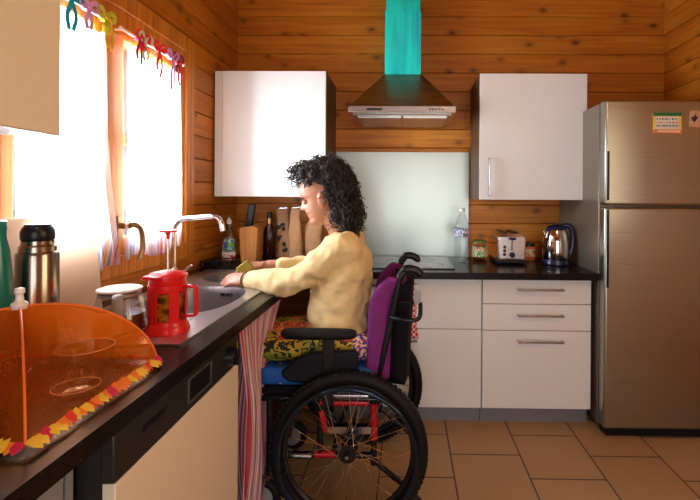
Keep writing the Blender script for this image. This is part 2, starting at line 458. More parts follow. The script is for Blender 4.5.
# ------------------------------------------------------------------ room shell
XL, XR, YB, YR, ZC = -1.15, 1.728, 2.945, -2.3, 2.66
ROW, Z0 = .127, 1.067
def board_wall(name, mat, fixed, sgn, axis, a0, a1, openings=(), z1=ZC):
    """tongue-and-groove boards; axis = direction the boards run; fixed = wall plane; sgn = outward side"""
    mb = MB(); k0 = math.floor((0 - Z0)/ROW)
    k = k0
    while Z0 + k*ROW < z1:
        za, zb = max(0, Z0 + k*ROW), min(z1, Z0 + (k+1)*ROW); k += 1
        if zb - za < .004: continue
        cuts = sorted(set([za, zb] + [q for o in openings for q in (o[2], o[3]) if za < q < zb]))
        for c0, c1 in zip(cuts, cuts[1:]):
            segs = [(a0, a1)]
            for (b0, b1, oz0, oz1) in openings:
                if c0 >= oz0 - 1e-6 and c1 <= oz1 + 1e-6:
                    nx = []
                    for s0, s1 in segs:
                        if b0 > s0: nx.append((s0, min(s1, b0)))
                        if b1 < s1: nx.append((max(s0, b1), s1))
                    segs = [q for q in nx if q[1] - q[0] > 1e-4]
            g = .005
            lo = c0 + (g if c0 == za else 0); hi = c1 - (g if c1 == zb else 0)
            for s0, s1 in segs:
                f = fixed; d = .011*sgn; back = fixed + .14*sgn
                poly = [(f + d, c0), (f, lo), (f, hi), (f + d, c1), (back, c1), (back, c0)]
                if axis == 'y': mb.prism(poly, 'y', s0, s1)
                else: mb.prism([(q[0], q[1]) for q in poly], 'x', s0, s1)
    o = mb.build(name, mat, origin=(0, 0, 0), sharp=20); return struct(o)
WIN = (1.160, 2.235, 1.0, 1.99)
WNEAR = (-1.5, -.3, 1.0, 2.0)
board_wall('wall_left', M['wall_side'], XL, -1, 'y', YR, YB + .14, [WIN])
board_wall('wall_back', M['wall_back'], YB, 1, 'x', XL, XR)
board_wall('wall_right', M['wall_side'], XR, 1, 'y', YR, YB + .14, [(-.25, 1.05, 1.0, 2.0)])
board_wall('wall_rear', M['wall_back'], YR, -1, 'x', XL, XR, [(-.55, 1.35, 0, 2.1)])
struct(MB().box(XL-.14, XR+.14, YR-.14, YB+.14, -.1, 0).build('floor', M['floor'], origin=(0,0,0)))
mb = MB()
n = 0
y = YR - .13
while y < YB + .12:
    mb.box(XL-.13, XR+.13, y + .003, y + .124, ZC, ZC + .05); mb.box(XL-.13, XR+.13, y, y + .127, ZC + .006, ZC + .06); y += .127
struct(mb.build('ceiling', M['ceiling'], origin=(0,0,0)))
struct(MB().box(-40, 40, -40, 40, -.35, -.3).build('ground', pm('garden_grass', (.10, .16, .04), .9, 0, .3, 2), origin=(0,0,0)))

# window in the left wall ------------------------------------------------
w = struct(MB().build) if False else None
def rect_frame_y(mb, x0, x1, y0, y1, z0, z1, t, tb=None, tt=None):
    tb = tb or t; tt = tt or t
    mb.box(x0, x1, y0, y0+t, z0, z1); mb.box(x0, x1, y1-t, y1, z0, z1)
    mb.box(x0, x1, y0+t, y1-t, z0, z0+tb); mb.box(x0, x1, y0+t, y1-t, z1-tt, z1)
mb = MB()
rect_frame_y(mb, XL-.02, XL+.022, 1.085, 2.305, .925, 2.06, .085, .08, .075)
win = struct(mb.build('window_1', M['frame_z'], origin=(XL, 1.73, .98), bevel=.003))
def sash(y0, y1, parent, gy0, gy1):
    a = MB()
    x0, x1 = XL-.055, XL+.012
    a.box(x0, x1, y0, gy0, 1.005, 1.985); a.box(x0, x1, gy1, y1, 1.005, 1.985)
    a.box(x0, x1, gy0, gy1, 1.005, 1.075); a.box(x0, x1, gy0, gy1, 1.87, 1.985)
    a.box(x0+.012, x1-.012, gy0, gy1, 1.455, 1.495)
    s = a.build('sash', M['frame_z'], parent, bevel=.003)
    MB().box(XL-.028, XL-.022, gy0, gy1, 1.075, 1.87).build('pane', M['pane'], s)
    return s
sash(1.172, 1.632, win, 1.245, 1.575)
s2 = sash(1.638, 2.220, win, 1.735, 2.135)
# brass lever handle on the right sash
mb = MB()
mb.box(XL+.012, XL+.022, 1.690, 1.722, 1.065, 1.165)
mb.cyl((XL+.02, 1.706, 1.125), (XL+.062, 1.706, 1.125), .012, n=12)
mb.tube(smooth_path([(XL+.060, 1.702, 1.127), (XL+.068, 1.722, 1.128), (XL+.070, 1.752, 1.112), (XL+.070, 1.768, 1.078), (XL+.070, 1.769, 1.03), (XL+.067, 1.758, .985)], 5), [.012]*10+[.0115]*10+[.010]*6, n=10)
mb.build('handle', M['brass'], s2)
struct(win)

mb = MB(); rect_frame_y(mb, XR-.012, XR+.08, -.26, 1.06, .99, 2.01, .07); mb.box(XR-.01, XR+.07, .37, .43, 1.05, 1.95)  # unseen right-wall window, added to brighten the fridge and left-hand fronts
w2 = struct(mb.build('added_fill_window', M['frame_z'], origin=(XR, .4, 1.0), bevel=.003))
for y0, y1 in ((-.19, .37), (.43, .99)): MB().box(XR+.03, XR+.036, y0, y1, 1.06, 1.94).build('pane', M['pane'], w2)
# rear glazed door behind the camera, unseen, added to let fill light in
mb = MB()
for x0, x1 in ((-.55, .40), (.40, 1.35)):
    mb.box(x0, x0+.08, YR-.1, YR-.03, 0, 2.1); mb.box(x1-.08, x1, YR-.1, YR-.03, 0, 2.1)
    mb.box(x0+.08, x1-.08, YR-.1, YR-.03, 0, .12); mb.box(x0+.08, x1-.08, YR-.1, YR-.03, 2.0, 2.1)
dr = struct(mb.build('added_fill_door', M['frame_z'], origin=(.4, YR, 0), bevel=.003))
for x0, x1 in ((-.47, .32), (.48, 1.27)):
    MB().box(x0, x1, YR-.068, YR-.062, .12, 2.0).build('pane', M['pane'], dr)

# ------------------------------------------------------------------ curtains, rods and ribbon ties
def bow(mb, y, z, x, s, seed, tail, loops=True):
    rnd = random.Random(seed)
    w = .0065*s
    def ribbon(pts): mb.tube(smooth_path(pts, 5), [(w, .0018)]*(5*(len(pts)-1)+1), n=6, flat=(0, 1, 0))
    # wrapped round the rod
    mb.tube([(x + .011*math.cos(a), y, z + .011*math.sin(a)) for a in [2*PI*i/10 for i in range(10)]], [(.002, w*1.3)]*10, n=6, loop=True)
    mb.ell((x+.014, y, z-.002), (.007, .009, .008), nu=10, nv=6)
    for d in (-1, 1):
        if loops:
            ribbon([(x+.014, y, z), (x+.018, y+d*.016*s, z+.016*s), (x+.018, y+d*.032*s, z+.012*s), (x+.016, y+d*.026*s, z-.004), (x+.014, y, z-.002)])
        ribbon([(x+.014, y, z-.003), (x+.018, y+d*.006, z-.03), (x+.016+rnd.uniform(-.003, .004), y+d*.012*s, z-tail*.6), (x+.016, y+d*rnd.uniform(.004, .014), z-tail*rnd.uniform(.8, 1.05))])
    return mb
RC = {'teal': pm('teal_ribbon', (.0, .36, .55), .6), 'lilac': pm('lilac_ribbon', (.70, .36, .74), .6), 'olive': pm('olive_yellow_ribbon', (.62, .60, .03), .6),
      'yellow': pm('yellow_ribbon', (.85, .55, .02), .6), 'red': pm('red_ribbon', (.80, .012, .015), .6), 'mint': pm('pale_green_ribbon', (.62, .75, .58), .6),
      'crimson': pm('crimson_ribbon', (.5, .008, .06), .6), 'wine': pm('wine_ribbon', (.28, .01, .05), .6)}
def curtain(name, y0, y1, z_top, z_bot, ties, lab, flare, rodlab):
    xc = XL + .043
    rod = MB().cyl((xc, y0-.02, 1.893), (xc, y1+.02, 1.893), .0065, n=12)
    for yy in (y0-.02, y1+.02): rod.ell((xc, yy, 1.893), (.009, .009, .009), nu=10, nv=6)
    for yy in (y0-.008, y1+.008): rod.cyl((xc, yy, 1.893), (XL+.012, yy, 1.893), .004, n=8)
    tag(rod.build('curtain_rod', M['whiteplastic']), rodlab, 'curtain rod', 'curtain rods')
    def fn(u, v):
        z = z_top + (z_bot - z_top)*v
        y = y0 + (y1-y0)*u
        yc = (y0+y1)/2
        if flare: y = y0 + (y1 - y0 + flare*max(0, v-.45)**1.3)*u
        sag = -.022*math.sin(u*PI*(len(ties)-1))**2*(1-v)**6
        am = .004 + .010*v
        return Vector((xc - .004 + am*math.sin(u*PI*2*7 + .6*math.sin(3*v)) + .010*v, y, z + sag + .012*v*math.sin(u*9)))
    c = MB().sheet(fn, 120, 36).build('curtain', M['curtain'], sharp=80)
    tag(c, lab, 'curtain', 'voile window curtains')
    for (yy, col, tl, lp) in ties:
        bow(MB(), yy, 1.893, xc, 1.35, int(yy*1000), tl, lp).build('ribbon_tie', RC[col], c)
    return c
curtain('a', 1.208, 1.592, 1.853, .972, [(1.28, 'teal', .10, False), (1.40, 'teal', .11, True), (1.478, 'lilac', .08, True), (1.565, 'olive', .06, True), (1.582, 'yellow', .12, False)],
        'white voile curtain of the near window sash, tied with teal, lilac and yellow ribbons', .16, 'white rod over the near window sash carrying the teal and yellow ties')
curtain('b', 1.688, 2.118, 1.853, .992, [(1.762, 'crimson', .11, False), (1.785, 'red', .06, True), (1.803, 'mint', .09, True), (1.905, 'red', .12, True), (2.015, 'lilac', .15, True), (2.06, 'wine', .07, True), (2.085, 'red', .12, False)],
        'white voile curtain of the far window sash, tied with red ribbons, with striped hem', .0, 'white rod over the far window sash carrying the red ties')

# ------------------------------------------------------------------ worktop (one continuous L)
ZT, ZU = .843, .806
mb = MB()
mb.box(-.62, -.534, -.6, 2.325, ZU, ZT); mb.box(XL+.002, -1.06, -.6, 2.325, ZU, ZT)
mb.box(-1.06, -.62, -.6, 1.40, ZU, ZT); mb.box(-1.06, -.62, 1.925, 1.955, ZU, ZT)
mb.box(XL+.002, 1.028, 2.325, YB-.002, ZU, ZT)
mb.box(-1.06, -.62, 2.31, 2.325, ZU, ZT)
tag(mb.build('worktop', M['worktop'], bevel=0), 'long dark brown worktop running under the window and along the back wall', 'worktop')

# ------------------------------------------------------------------ cupboards
def bar_handle(x0, x1, y, z, parent, axis='x'):
    m = MB()
    if axis == 'x':
        m.tube([(x0, y, z), (x0, y-.028, z), (x1, y-.028, z), (x1, y, z)], .0055, n=10)
        m.box(x0-.004, x1+.004, y-.034, y-.024, z-.006, z+.006)
    else:
        m.box(z-.005, z+.005, y-.034, y-.024, x0-.004, x1+.004)
        for q in (x0, x1): m.cyl((z, y-.028, q), (z, y+.001, q), .0055, n=10)
    return m.build('handle', M['alu'], parent, bevel=.002)
YF = 2.377
# drawer unit by the fridge
t = thing('drawer_cabinet', 'white base cabinet with three steel-handled drawers, next to the fridge', 'cabinet', (.72, 2.66, 0))
MB().box(.420, 1.010, YF+.022, YB-.004, .098, ZU-.001).build('body', M['white'], t)
MB().box(.420, 1.010, YF+.055, YF+.072, 0.0, .098).build('plinth', M['plinth'], t)
for (za, zb, zh) in ((.667, .803, .748), (.523, .663, .608), (.097, .519, .467)):
    d = MB().box(.4215, 1.0085, YF, YF+.020, za, zb).build('drawer', M['white'], t, bevel=.0015)
    bar_handle(.612, .850, YF, zh, d)
# wide unit under the hob
t = thing('hob_cabinet', 'white base cabinet under the hob, left of the drawer unit', 'cabinet', (0, 2.66, 0))
MB().box(-.40, .416, YF+.022, YB-.004, .098, ZU-.001).build('body', M['white'], t)
MB().box(-.40, .416, YF+.055, YF+.072, 0.0, .098).build('plinth', M['plinth'], t)
for (za, zb, zh) in ((.527, .803, .765), (.097, .523, .467)):
    d = MB().box(-.3985, .4145, YF, YF+.020, za, zb).build('drawer', M['white'], t, bevel=.0015)
    bar_handle(-.19, .062, YF, zh, d)
# filler strip between drawer unit and fridge
# wall cabinets
def wall_cab(x0, x1, z0, z1, yf, side, lab, strip, hx):
    t = thing('wall_cabinet', lab, 'cabinet', ((x0+x1)/2, (yf+YB)/2, z0), 'white wall cabinets')
    MB().box(x0, x1, yf+.022, YB-.003, z0, z1).build('body', M['carcass'], t)
    a, b = x0, x1
    if strip > 0:
        MB().box(x0, x0+strip-.002, yf+.002, yf+.022, z0, z1).build('filler_strip', M['white'], t, bevel=.001); a = x0 + strip
    d = MB().box(a, b, yf, yf+.020, z0, z1).build('door', M['white'], t, bevel=.0015)
    if hx is not None: bar_handle(z0+.025, z0+.24, yf, hx, d, 'z')
wall_cab(-1.137, -.478, 1.242, 1.985, 2.563, 1, 'white wall cabinet in the corner, left of the hood', .045, None)
wall_cab(.432, 1.058, 1.232, 1.973, 2.563, -1, 'white wall cabinet with upright bar handle, right of the hood', .0, .485)
# near wall cabinet on the left wall
t = thing('wall_cabinet', 'cream-fronted wall cabinet cut by the top left corner, on the window wall', 'cabinet', (-.96, .5, 1.38), 'white wall cabinets')
MB().box(XL+.002, -.802, .0, .970, 1.383, 2.12).build('body', M['white'], t)
MB().box(-.800, -.780, .372, .970, 1.380, 2.12).build('door', M['cream'], t, bevel=.003)
MB().box(-.800, -.780, .0, .368, 1.380, 2.12).build('door', M['cream'], t, bevel=.003)

# dishwasher
t = thing('dishwasher', 'built-in dishwasher with black control panel and cream door, under the window worktop', 'dishwasher', (-.84, 1.12, 0))
MB().box(-1.10, -.574, .822, 1.418, .09, ZU-.002).build('body', M['darkgrey'], t)
pan = MB().box(-.574, -.546, .812, 1.428, .702, ZU-.003).build('control_panel', M['darkgrey'], t, bevel=.004)
MB().box(-.574, -.548, .818, 1.424, .10, .699).build('door', M['cream'], t, bevel=.002)
mb = MB(); mb.box(-.5465, -.544, .90, .985, .754, .767)
for k in range(6): mb.box(-.545, -.5425, .905+.013*k, .912+.013*k, .756, .765)
mb.build('vent', M['black'], pan)
mb = MB(); rect_frame_y(mb, -.548, -.541, 1.085, 1.215, .722, .785, .005)
hrc = mb.build('handle_recess', M['recess'], pan, bevel=.001)
MB().box(-.5465, -.5445, 1.091, 1.209, .728, .779).build('recess_plate', M['black'], hrc)
mb = MB(); mb.cyl((-.547, 1.335, .752), (-.520, 1.335, .752), .030, .026, n=28); mb.box(-.523, -.512, 1.330, 1.340, .726, .778)
mb.build('dial', M['black'], pan, bevel=.002)
MB().box(-.5465, -.543, 1.395, 1.405, .72, .785).build('chrome_edge', M['chrome'], pan)
MB().box(-.60, -.575, .818, 1.424, .0, .09).build('plinth', M['plinth'], t)
# recessed unit nearest the camera
t = thing('open_cabinet', 'grey-sided cabinet at the bottom left, near the camera beside the dishwasher', 'cabinet', (-.88, .5, 0))
mb = MB(); mb.box(-1.12, -.62, .788, .806, 0, ZU-.001); mb.box(-1.12, -.62, -.2, -.18, 0, ZU-.001); mb.box(-1.13, -1.11, -.2, .806, 0, ZU-.001); mb.box(-1.12, -.62, -.18, .788, .08, .1)
mb.build('body', M['grey'], t)
for y0, y1 in ((.655, .784), (.51, .65)): MB().box(-.64, -.62, y0, y1, .10, .80).build('door', M['grey'], t, bevel=.002)
MB().box(-.62, -.612, .70, .715, .10, .80).build('edge_trim', M['alu'], t)
MB().box(-.64, -.62, -.175, .505, .10, .80).build('door', M['grey'], t, bevel=.002)

# splashback, hood, hob
tag(MB().box(-.472, .422, YB-.012, YB-.001, ZT, 1.546).build('splashback', M['splash'], bevel=.001), 'tall brushed steel splashback panel on the wall behind the hob', 'splashback')
t = thing('range_hood', 'pyramid steel range hood with teal-filmed chimney over the hob', 'range hood', (-.025, 2.7, 1.71))
cx = -.025
rim = MB(); rim.box(cx-.303, cx+.303, 2.45, YB-.004, 1.722, 1.757)
rim = rim.build('rim', M['steel'], t, bevel=.002)
mb = MB(); z0, z1 = 1.757, 2.005
b = [(cx-.298, 2.456, z0), (cx+.298, 2.456, z0), (cx+.298, YB-.004, z0), (cx-.298, YB-.004, z0)]
tp = [(cx-.115, 2.70, z1), (cx+.115, 2.70, z1), (cx+.115, YB-.004, z1), (cx-.115, YB-.004, z1)]
mb.rings([b, tp]); mb.build('canopy', M['hood'], t)
mb = MB()
mb.box(cx-.112, cx+.112, 2.705, YB-.004, 2.005, 2.40); mb.box(cx-.106, cx+.106, 2.711, YB-.004, 2.40, ZC-.001)
mb.build('chimney', M['teal_film'], t, bevel=.002)
und = MB().box(cx-.28, cx+.28, 2.475, YB-.02, 1.708, 1.7215).build('underside', M['hood'], t)
for x0 in (cx-.255, cx+.006):
    m = MB(); rect = (x0, x0+.25)
    for k in range(12): m.box(x0+.006, x0+.244, 2.51+.028*k, 2.53+.028*k, 1.699, 1.7075)
    m.box(x0, x0+.006, 2.5, 2.86, 1.697, 1.7075); m.box(x0+.244, x0+.25, 2.5, 2.86, 1.697, 1.7075)
    m.build('grease_filter', M['steel'], und)
for k in range(5): MB().cyl((.132+.018*k, 2.4505, 1.738), (.132+.018*k, 2.444, 1.738), .005, n=12).build('button', M['black'], rim)
mb = MB(); mb.box(-.225, -.14, 2.4485, 2.4505, 1.733, 1.744); mb.build('badge', M['black'], rim)
t = thing('hob', 'black glass ceramic hob set in the back worktop under the hood', 'hob', (-.02, 2.65, ZT))
MB().box(-.31, .275, 2.42, 2.905, ZT, ZT+.006).build('glass_top', M['hobglass'], t, bevel=.002)
for (x, y, r) in ((-.15, 2.55, .075), (.12, 2.55, .1), (-.15, 2.77, .1), (.12, 2.77, .075)):
    MB().torus((x, y, ZT+.006), (0, 0, 1), r, .0012, 40, 6).build('zone_ring', M['grey'], t)

# ------------------------------------------------------------------ fridge
t = thing('fridge', 'tall brushed steel fridge freezer against the right wall', 'fridge', (1.37, 2.6, 0))
FX0, FX1, FY = 1.034, 1.712, 2.276
MB().box(FX0, FX1, FY+.072, YB-.01, .035, 1.752).build('body', M['fridge_side'], t, bevel=.006)
for (za, zb, ha, hb) in ((1.209, 1.757, 1.235, 1.49), (.045, 1.197, .78, 1.185)):
    d = MB()
    n = 24; prof = []
    d.box(FX0, FX1, FY, FY+.066, za, zb)
    d = d.build('door', M['fridge'], t, bevel=.012, seg=3)
    m = MB(); m.box(FX0+.010, FX0+.022, FY-.004, FY+.02, ha, hb); m.build('handle', M['black'], d, bevel=.001)
MB().box(FX0+.02, FX1-.02, FY+.02, FY+.09, .0, .06).build('plinth', M['black'], t)
# calendar magnet and picture magnet
t = thing('magnet_calendar', 'small printed magnet with green header and red footer on the freezer door', 'fridge magnet', (1.35, FY, 1.585))
x0, x1, z0, z1 = 1.279, 1.425, 1.582, 1.690
MB().box(x0, x1, FY-.0025, FY-.0002, z0, z1).build('card', [pm('magnet_yellow', (.80, .62, .10), .5)], t)
MB().box(x0, x1, FY-.0032, FY-.0026, z1-.017, z1).build('header', pm('magnet_green', (.01, .16, .05), .5), t)
MB().box(x0+.014, x1-.014, FY-.0030, FY-.0026, z0+.024, z1-.020).build('sheet', M['paper'], t)
MB().box(x0, x1, FY-.0032, FY-.0026, z0, z0+.022).build('footer', pm('magnet_red', (.72, .22, .10), .5), t)
MB().box(x0+.022, x1-.008, FY-.0036, FY-.0033, z0+.006, z0+.019).build('footer_note', pm('magnet_peach', (.85, .55, .38), .5), t)
rd = random.Random(3)
for row, (zz, mt) in enumerate(((z1-.033, M['black']), (z1-.052, M['redcloth']), (z1-.068, M['black']))):
    m = MB(); x = x0+.018
    while x < x1-.024:
        wdt = rd.choice([.005, .008, .012]); h = rd.choice([.004, .006, .008])
        m.box(x, x+wdt, FY-.0036, FY-.0031, zz-h/2, zz+h/2); x += wdt + rd.choice([.003, .004, .008])
    m.build('printing', mt, t)
t = thing('magnet_picture', 'tiny brown and purple picture magnet right of the printed calendar magnet', 'fridge magnet', (1.49, FY, 1.616))
M_ = Matrix.Translation((1.493, FY-.002, 1.658)) @ Matrix.Rotation(R(3), 4, 'Y')
a = MB(); a.M = M_; a.box(-.026, .026, -.0015, .0015, -.043, .043); a.build('card', pm('magnet_tan', (.62, .36, .20), .5, 0, .4, 60), t)
a = MB(); a.M = M_
a.prism([(-.014, -.01), (.0, -.016), (.008, -.002), (.018, .006), (.006, .014), (.002, .028), (-.006, .012), (-.02, .008)], 'y', -.0022, -.0015); a.build('motif', pm('magnet_plum', (.06, .012, .05), .5), t)

# ------------------------------------------------------------------ things on the back worktop
Z = ZT
# water bottle
t = thing('water_bottle', 'large clear plastic water bottle with pale label in front of the splashback edge', 'bottle', (.345, 2.68, Z))
prof = [(.03, 0), (.044, .004), (.046, .02)]
for k in range(8): prof += [(.046, .028+.015*k), (.0425, .0345+.015*k)]
prof += [(.046, .155), (.046, .215), (.043, .235), (.034, .262), (.022, .29), (.0155, .302), (.0155, .315)]
MB().lathe((.345, 2.68, Z), prof, 32).build('body', M['bottle_clear'], t, sharp=60)
lb = MB().tube([(.345, 2.68, Z+.160), (.345, 2.68, Z+.208)], .0468, n=32, cap=False).build('label', label_mat('water_label', [(.75, .78, .84), (.10, .18, .5), (.80, .82, .86), (.12, .10, .25), (.5, .06, .1)], 40), t)
MB().lathe((.345, 2.68, Z+.313), [(.0165, 0), (.017, .018), (.012, .021)], 20).build('cap', M['whiteplastic'], t)
def jar(x, y, r, h, body, lid, label, lab, shape='jar', name='jar', lidh=.016):
    t = thing(name, lab, 'jar', (x, y, Z))
    MB().lathe((x, y, Z), [(r*.9, 0), (r, .006), (r, h*.78), (r*.86, h*.88), (r*.86, h-lidh)], 28).build('body', body, t)
    MB().lathe((x, y, Z+h-lidh), [(r*.92, 0), (r*.92, lidh), (r*.8, lidh+.002)], 28).build('lid', lid, t)
    if label: MB().tube([(x, y, Z+h*.22), (x, y, Z+h*.70)], r*1.01, n=28, cap=False).build('label', label, t)
jar(.468, 2.76, .046, .130, M['amber'], pm('green_red_lid', (.12, .20, .03), .4), label_mat('jar_label', [(.55, .05, .03), (.70, .62, .45), (.12, .35, .05), (.72, .6, .4), (.6, .3, .03)], 34), 'squat glass jar with green and red label, between water bottle and toaster')
jar(.592, 2.912, .027, .155, M['red'], M['black'], label_mat('red_label', [(.6, .02, .02), (.7, .25, .2), (.55, .02, .02)], 40), 'slim red-labelled jar behind the left side of the toaster')
jar(.795, 2.83, .045, .105, M['orange'], M['black'], label_mat('orange_label2', [(.7, .18, .02), (.75, .6, .4), (.6, .12, .02)], 30), 'orange-labelled jar standing between toaster and kettle')
# toaster
t = thing('toaster', 'steel two-slot toaster on the back worktop, left of the kettle', 'toaster', (.638, 2.75, Z))
x0, x1 = .552, .724
def rr(w, z0, z1, r, n=6):
    pts = [(-w, z0), (w, z0)]
    pts += [(w-r+r*math.cos(R(a)), z1-r+r*math.sin(R(a))) for a in [90*i/n for i in range(n+1)]]
    pts += [(-w+r+r*math.cos(R(a)), z1-r+r*math.sin(R(a))) for a in [90+90*i/n for i in range(n+1)]]
    return pts
cxx = .638
MB().prism([(cxx+a, b) for a, b in rr(.084, Z+.022, Z+.185, .035)], 'y', 2.632, 2.862).build('shell', M['kettle_steel'], t, bevel=.003)
mb = MB().box(cxx-.092, cxx+.092, 2.615, 2.872, Z+.006, Z+.026)
for sx in (-1, 1):
    for yy in (2.64, 2.85): mb.cyl((cxx+sx*.07, yy, Z), (cxx+sx*.07, yy, Z+.01), .01, n=10)
mb.build('base', M['black'], t, bevel=.004)
fp = MB().prism([(cxx+a, b) for a, b in rr(.074, Z+.034, Z+.165, .012)], 'y', 2.622, 2.633).build('front_panel', M['steel'], t, bevel=.001)
MB().box(cxx-.003, cxx+.003, 2.620, 2.6225, Z+.085, Z+.160).build('lever_slot', M['black'], fp)
MB().box(cxx-.02, cxx+.02, 2.600, 2.621, Z+.148, Z+.162).build('lever', M['black'], fp, bevel=.003)
for k in range(3): MB().cyl((cxx-.044, 2.6225, Z+.060+.022*k), (cxx-.044, 2.617, Z+.060+.022*k), .009, n=16).build('button', M['black'], fp)
MB().cyl((cxx, 2.6225, Z+.058), (cxx, 2.610, Z+.058), .017, n=20).build('dial', M['black'], fp)
for sx in (-1, 1): MB().box(cxx+sx*.032-.014, cxx+sx*.032+.014, 2.665, 2.85, Z+.180, Z+.192).build('slot', M['black'], t)
# kettle
kx, ky = .914, 2.66
t = thing('kettle', 'polished steel electric kettle with dark blue base beside the fridge', 'kettle', (kx, ky, Z))
MB().lathe((kx, ky, Z), [(.082, 0), (.086, .006), (.082, .030), (.070, .034)], 36).build('base', M['bluebase'], t)
MB().lathe((kx, ky, Z+.034), [(.076, 0), (.080, .01), (.080, .05), (.077, .10), (.070, .145), (.058, .175)], 40).build('body', M['kettle_steel'], t)
MB().lathe((kx, ky, Z+.209), [(.060, 0), (.057, .012), (.042, .024), (.015, .030), (.012, .038), (.004, .040)], 32).build('lid', M['bluebase'], t)
MB().tube(smooth_path([(kx+.03, ky, Z+.225), (kx+.075, ky-.004, Z+.232), (kx+.098, ky-.004, Z+.19), (kx+.100, ky-.004, Z+.12), (kx+.084, ky-.004, Z+.06)], 6), [(.016, .013)]*25, n=10).build('handle', M['bluebase'], t)
MB().tube([(kx-.05, ky, Z+.170), (kx-.074, ky, Z+.206)], [.024, .012], n=14).build('spout', M['kettle_steel'], t)

# washing-up liquid
def soap_label():
    t = NT('soap_label'); p = t.pos(True); x, y, z = t.sep(p)
    n_ = t.noise(p, 38, 1)
    top = t.ramp(n_, [(.40, (.12, .42, .05)), (.50, (.03, .12, .45)), (.58, (.72, .76, .74)), (.64, (.16, .5, .08))], 'CONSTANT')
    low = t.ramp(n_, [(.30, (.55, .03, .05)), (.40, (.78, .79, .76)), (.66, (.55, .05, .06))], 'CONSTANT')
    mr = t.n('ShaderNodeMapRange'); t.l(z, mr.inputs[0]); mr.inputs[1].default_value = .066; mr.inputs[2].default_value = .070
    return t.done(t.bsdf(t.mix(mr.outputs[0], low, top), .4))
sx_, sy_ = -1.062, 2.60
t = thing('dish_soap_bottle', 'clear washing-up liquid bottle with green label in the corner behind the tap', 'bottle', (sx_, sy_, Z))
MB().lathe((sx_, sy_, Z), [(.032, 0), (.038, .006), (.040, .05), (.036, .11), (.026, .165), (.017, .205), (.012, .225), (.012, .235)], 28, sx=1, sy=.65).build('body', M['bottle_clear'], t)
MB().lathe((sx_, sy_, Z), [(.030, .004), (.036, .008), (.038, .05), (.034, .11), (.024, .155)], 24, sx=.96, sy=.6).build('liquid', pm('amber_soap', (.30, .16, .06), .2), t)
MB().rings([[Vector((sx_ + r*1.02*math.cos(a), sy_ + r*.68*math.sin(a), Z+z)) for a in [PI+PI*i/16 for i in range(17)]] for r, z in ((.040, .02), (.0405, .05), (.037, .10), (.030, .145))], closed=False, cap=False).build('label', soap_label(), t)
MB().lathe((sx_, sy_, Z+.233), [(.015, 0), (.016, .022), (.008, .026), (.007, .036)], 20).build('cap', M['whiteplastic'], t)
MB().lathe((sx_, sy_, Z+.268), [(.009, 0), (.009, .012), (.005, .014)], 16).build('tip', M['green'], t)
# knife block + knife
bx, by = -.955, 2.66
t = thing('knife_block', 'light wooden slanted knife block on the back worktop by the soap', 'knife block', (bx, by, Z))
mb = MB(); mb.prism([(bx-.040, Z), (bx+.052, Z), (bx+.064, Z+.205), (bx+.035, Z+.222), (bx-.052, Z+.208)], 'y', by-.05, by+.06)
mb.build('body', M['block'], t, bevel=.004)
t = thing('knife', 'broad black-handled knife standing in the wooden block', 'knife', (bx-.014, by, Z+.20))
m = MB(); m.M = Matrix.Translation((bx-.014, by, Z+.20)) @ Matrix.Rotation(R(10), 4, 'Y')
m.box(-.022, .022, -.014, .014, .012, .155); m.build('handle', M['black'], t, bevel=.006)
m = MB(); m.M = Matrix.Translation((bx-.014, by, Z+.20)) @ Matrix.Rotation(R(10), 4, 'Y')
m.box(-.016, .016, -.0015, .0015, -.10, .0); m.build('blade', M['chrome'], t)
# dark bottle
bx, by = -.872, 2.77
t = thing('oil_bottle', 'dark red glass bottle standing between knife block and paper bags', 'bottle', (bx, by, Z))
MB().lathe((bx, by, Z), [(.034, 0), (.037, .006), (.037, .16), (.030, .195), (.016, .225), (.0135, .27)], 28).build('body', M['bottle_dark'], t)
MB().lathe((bx, by, Z+.262), [(.016, 0), (.016, .034), (.012, .038)], 20).build('cap', M['black'], t)
MB().lathe((bx, by, Z+.225), [(.0168, 0), (.0145, .034)], 20).build('foil', M['brass'], t)
# paper bags
def paper_bag(x, y, w, d, h, lab, seed, mat, foil=True, motif=False):
    rnd = random.Random(seed)
    t = thing('paper_bag', lab, 'paper bag', (x, y, Z), 'kraft paper bags in the corner')
    rings = []
    for i in range(13):
        v = i/12; z = Z + h*v
        pinch = 1 if v < .55 else 1-(v-.55)/.45*.80
        ww = w*(1+.05*math.sin(5*v+seed)) * (1 if v < .6 else 1-(v-.6)*(.9 if seed != 1 else .1))
        ring = []
        for k in range(24):
            a = 2*PI*k/24; ca, sa = math.cos(a), math.sin(a)
            q = (abs(ca)**5+abs(sa)**5)**(-1/5)
            j = 1 + .20*mnoise.noise(Vector((ca*2+seed, sa*2, v*6)))
            ring.append(Vector((x + ww*ca*q*j + .012*math.sin(4*v+seed)*v, y + d*pinch*sa*q*j, z + (.012*mnoise.noise(Vector((a, seed, 1))) if v > .9 else 0))))
        rings.append(ring)
    b = MB().rings(rings).build('body', mat, t, sharp=50)
    if foil:
        MB().tube([(x-w*.55, y-d*.15, Z+h*.985), (x+w*.55, y-d*.15, Z+h*1.0)], [(.008, .006)]*2, n=8).build('closure', M['alu'], t)
    if motif:
        for k in range(9):
            m = MB(); a0, zz = rnd.uniform(-.7, .7), rnd.uniform(.15, .7)
            m.ell((x+w*a0, y-d*1.03, Z+h*zz), (.012, .004, .016), Matrix.Rotation(rnd.uniform(0, 3), 3, 'Y'), 10, 6)
            m.build('leaf_print', M['leafink'], t)
paper_bag(-.803, 2.85, .044, .035, .325, 'flat kraft bag with dark leaf print beside the dark bottle', 1, M['kraft'], True, True)
paper_bag(-.702, 2.79, .044, .040, .330, 'plain upright kraft bag with pinched foil top, middle of the three bags', 2, M['kraft'], True)
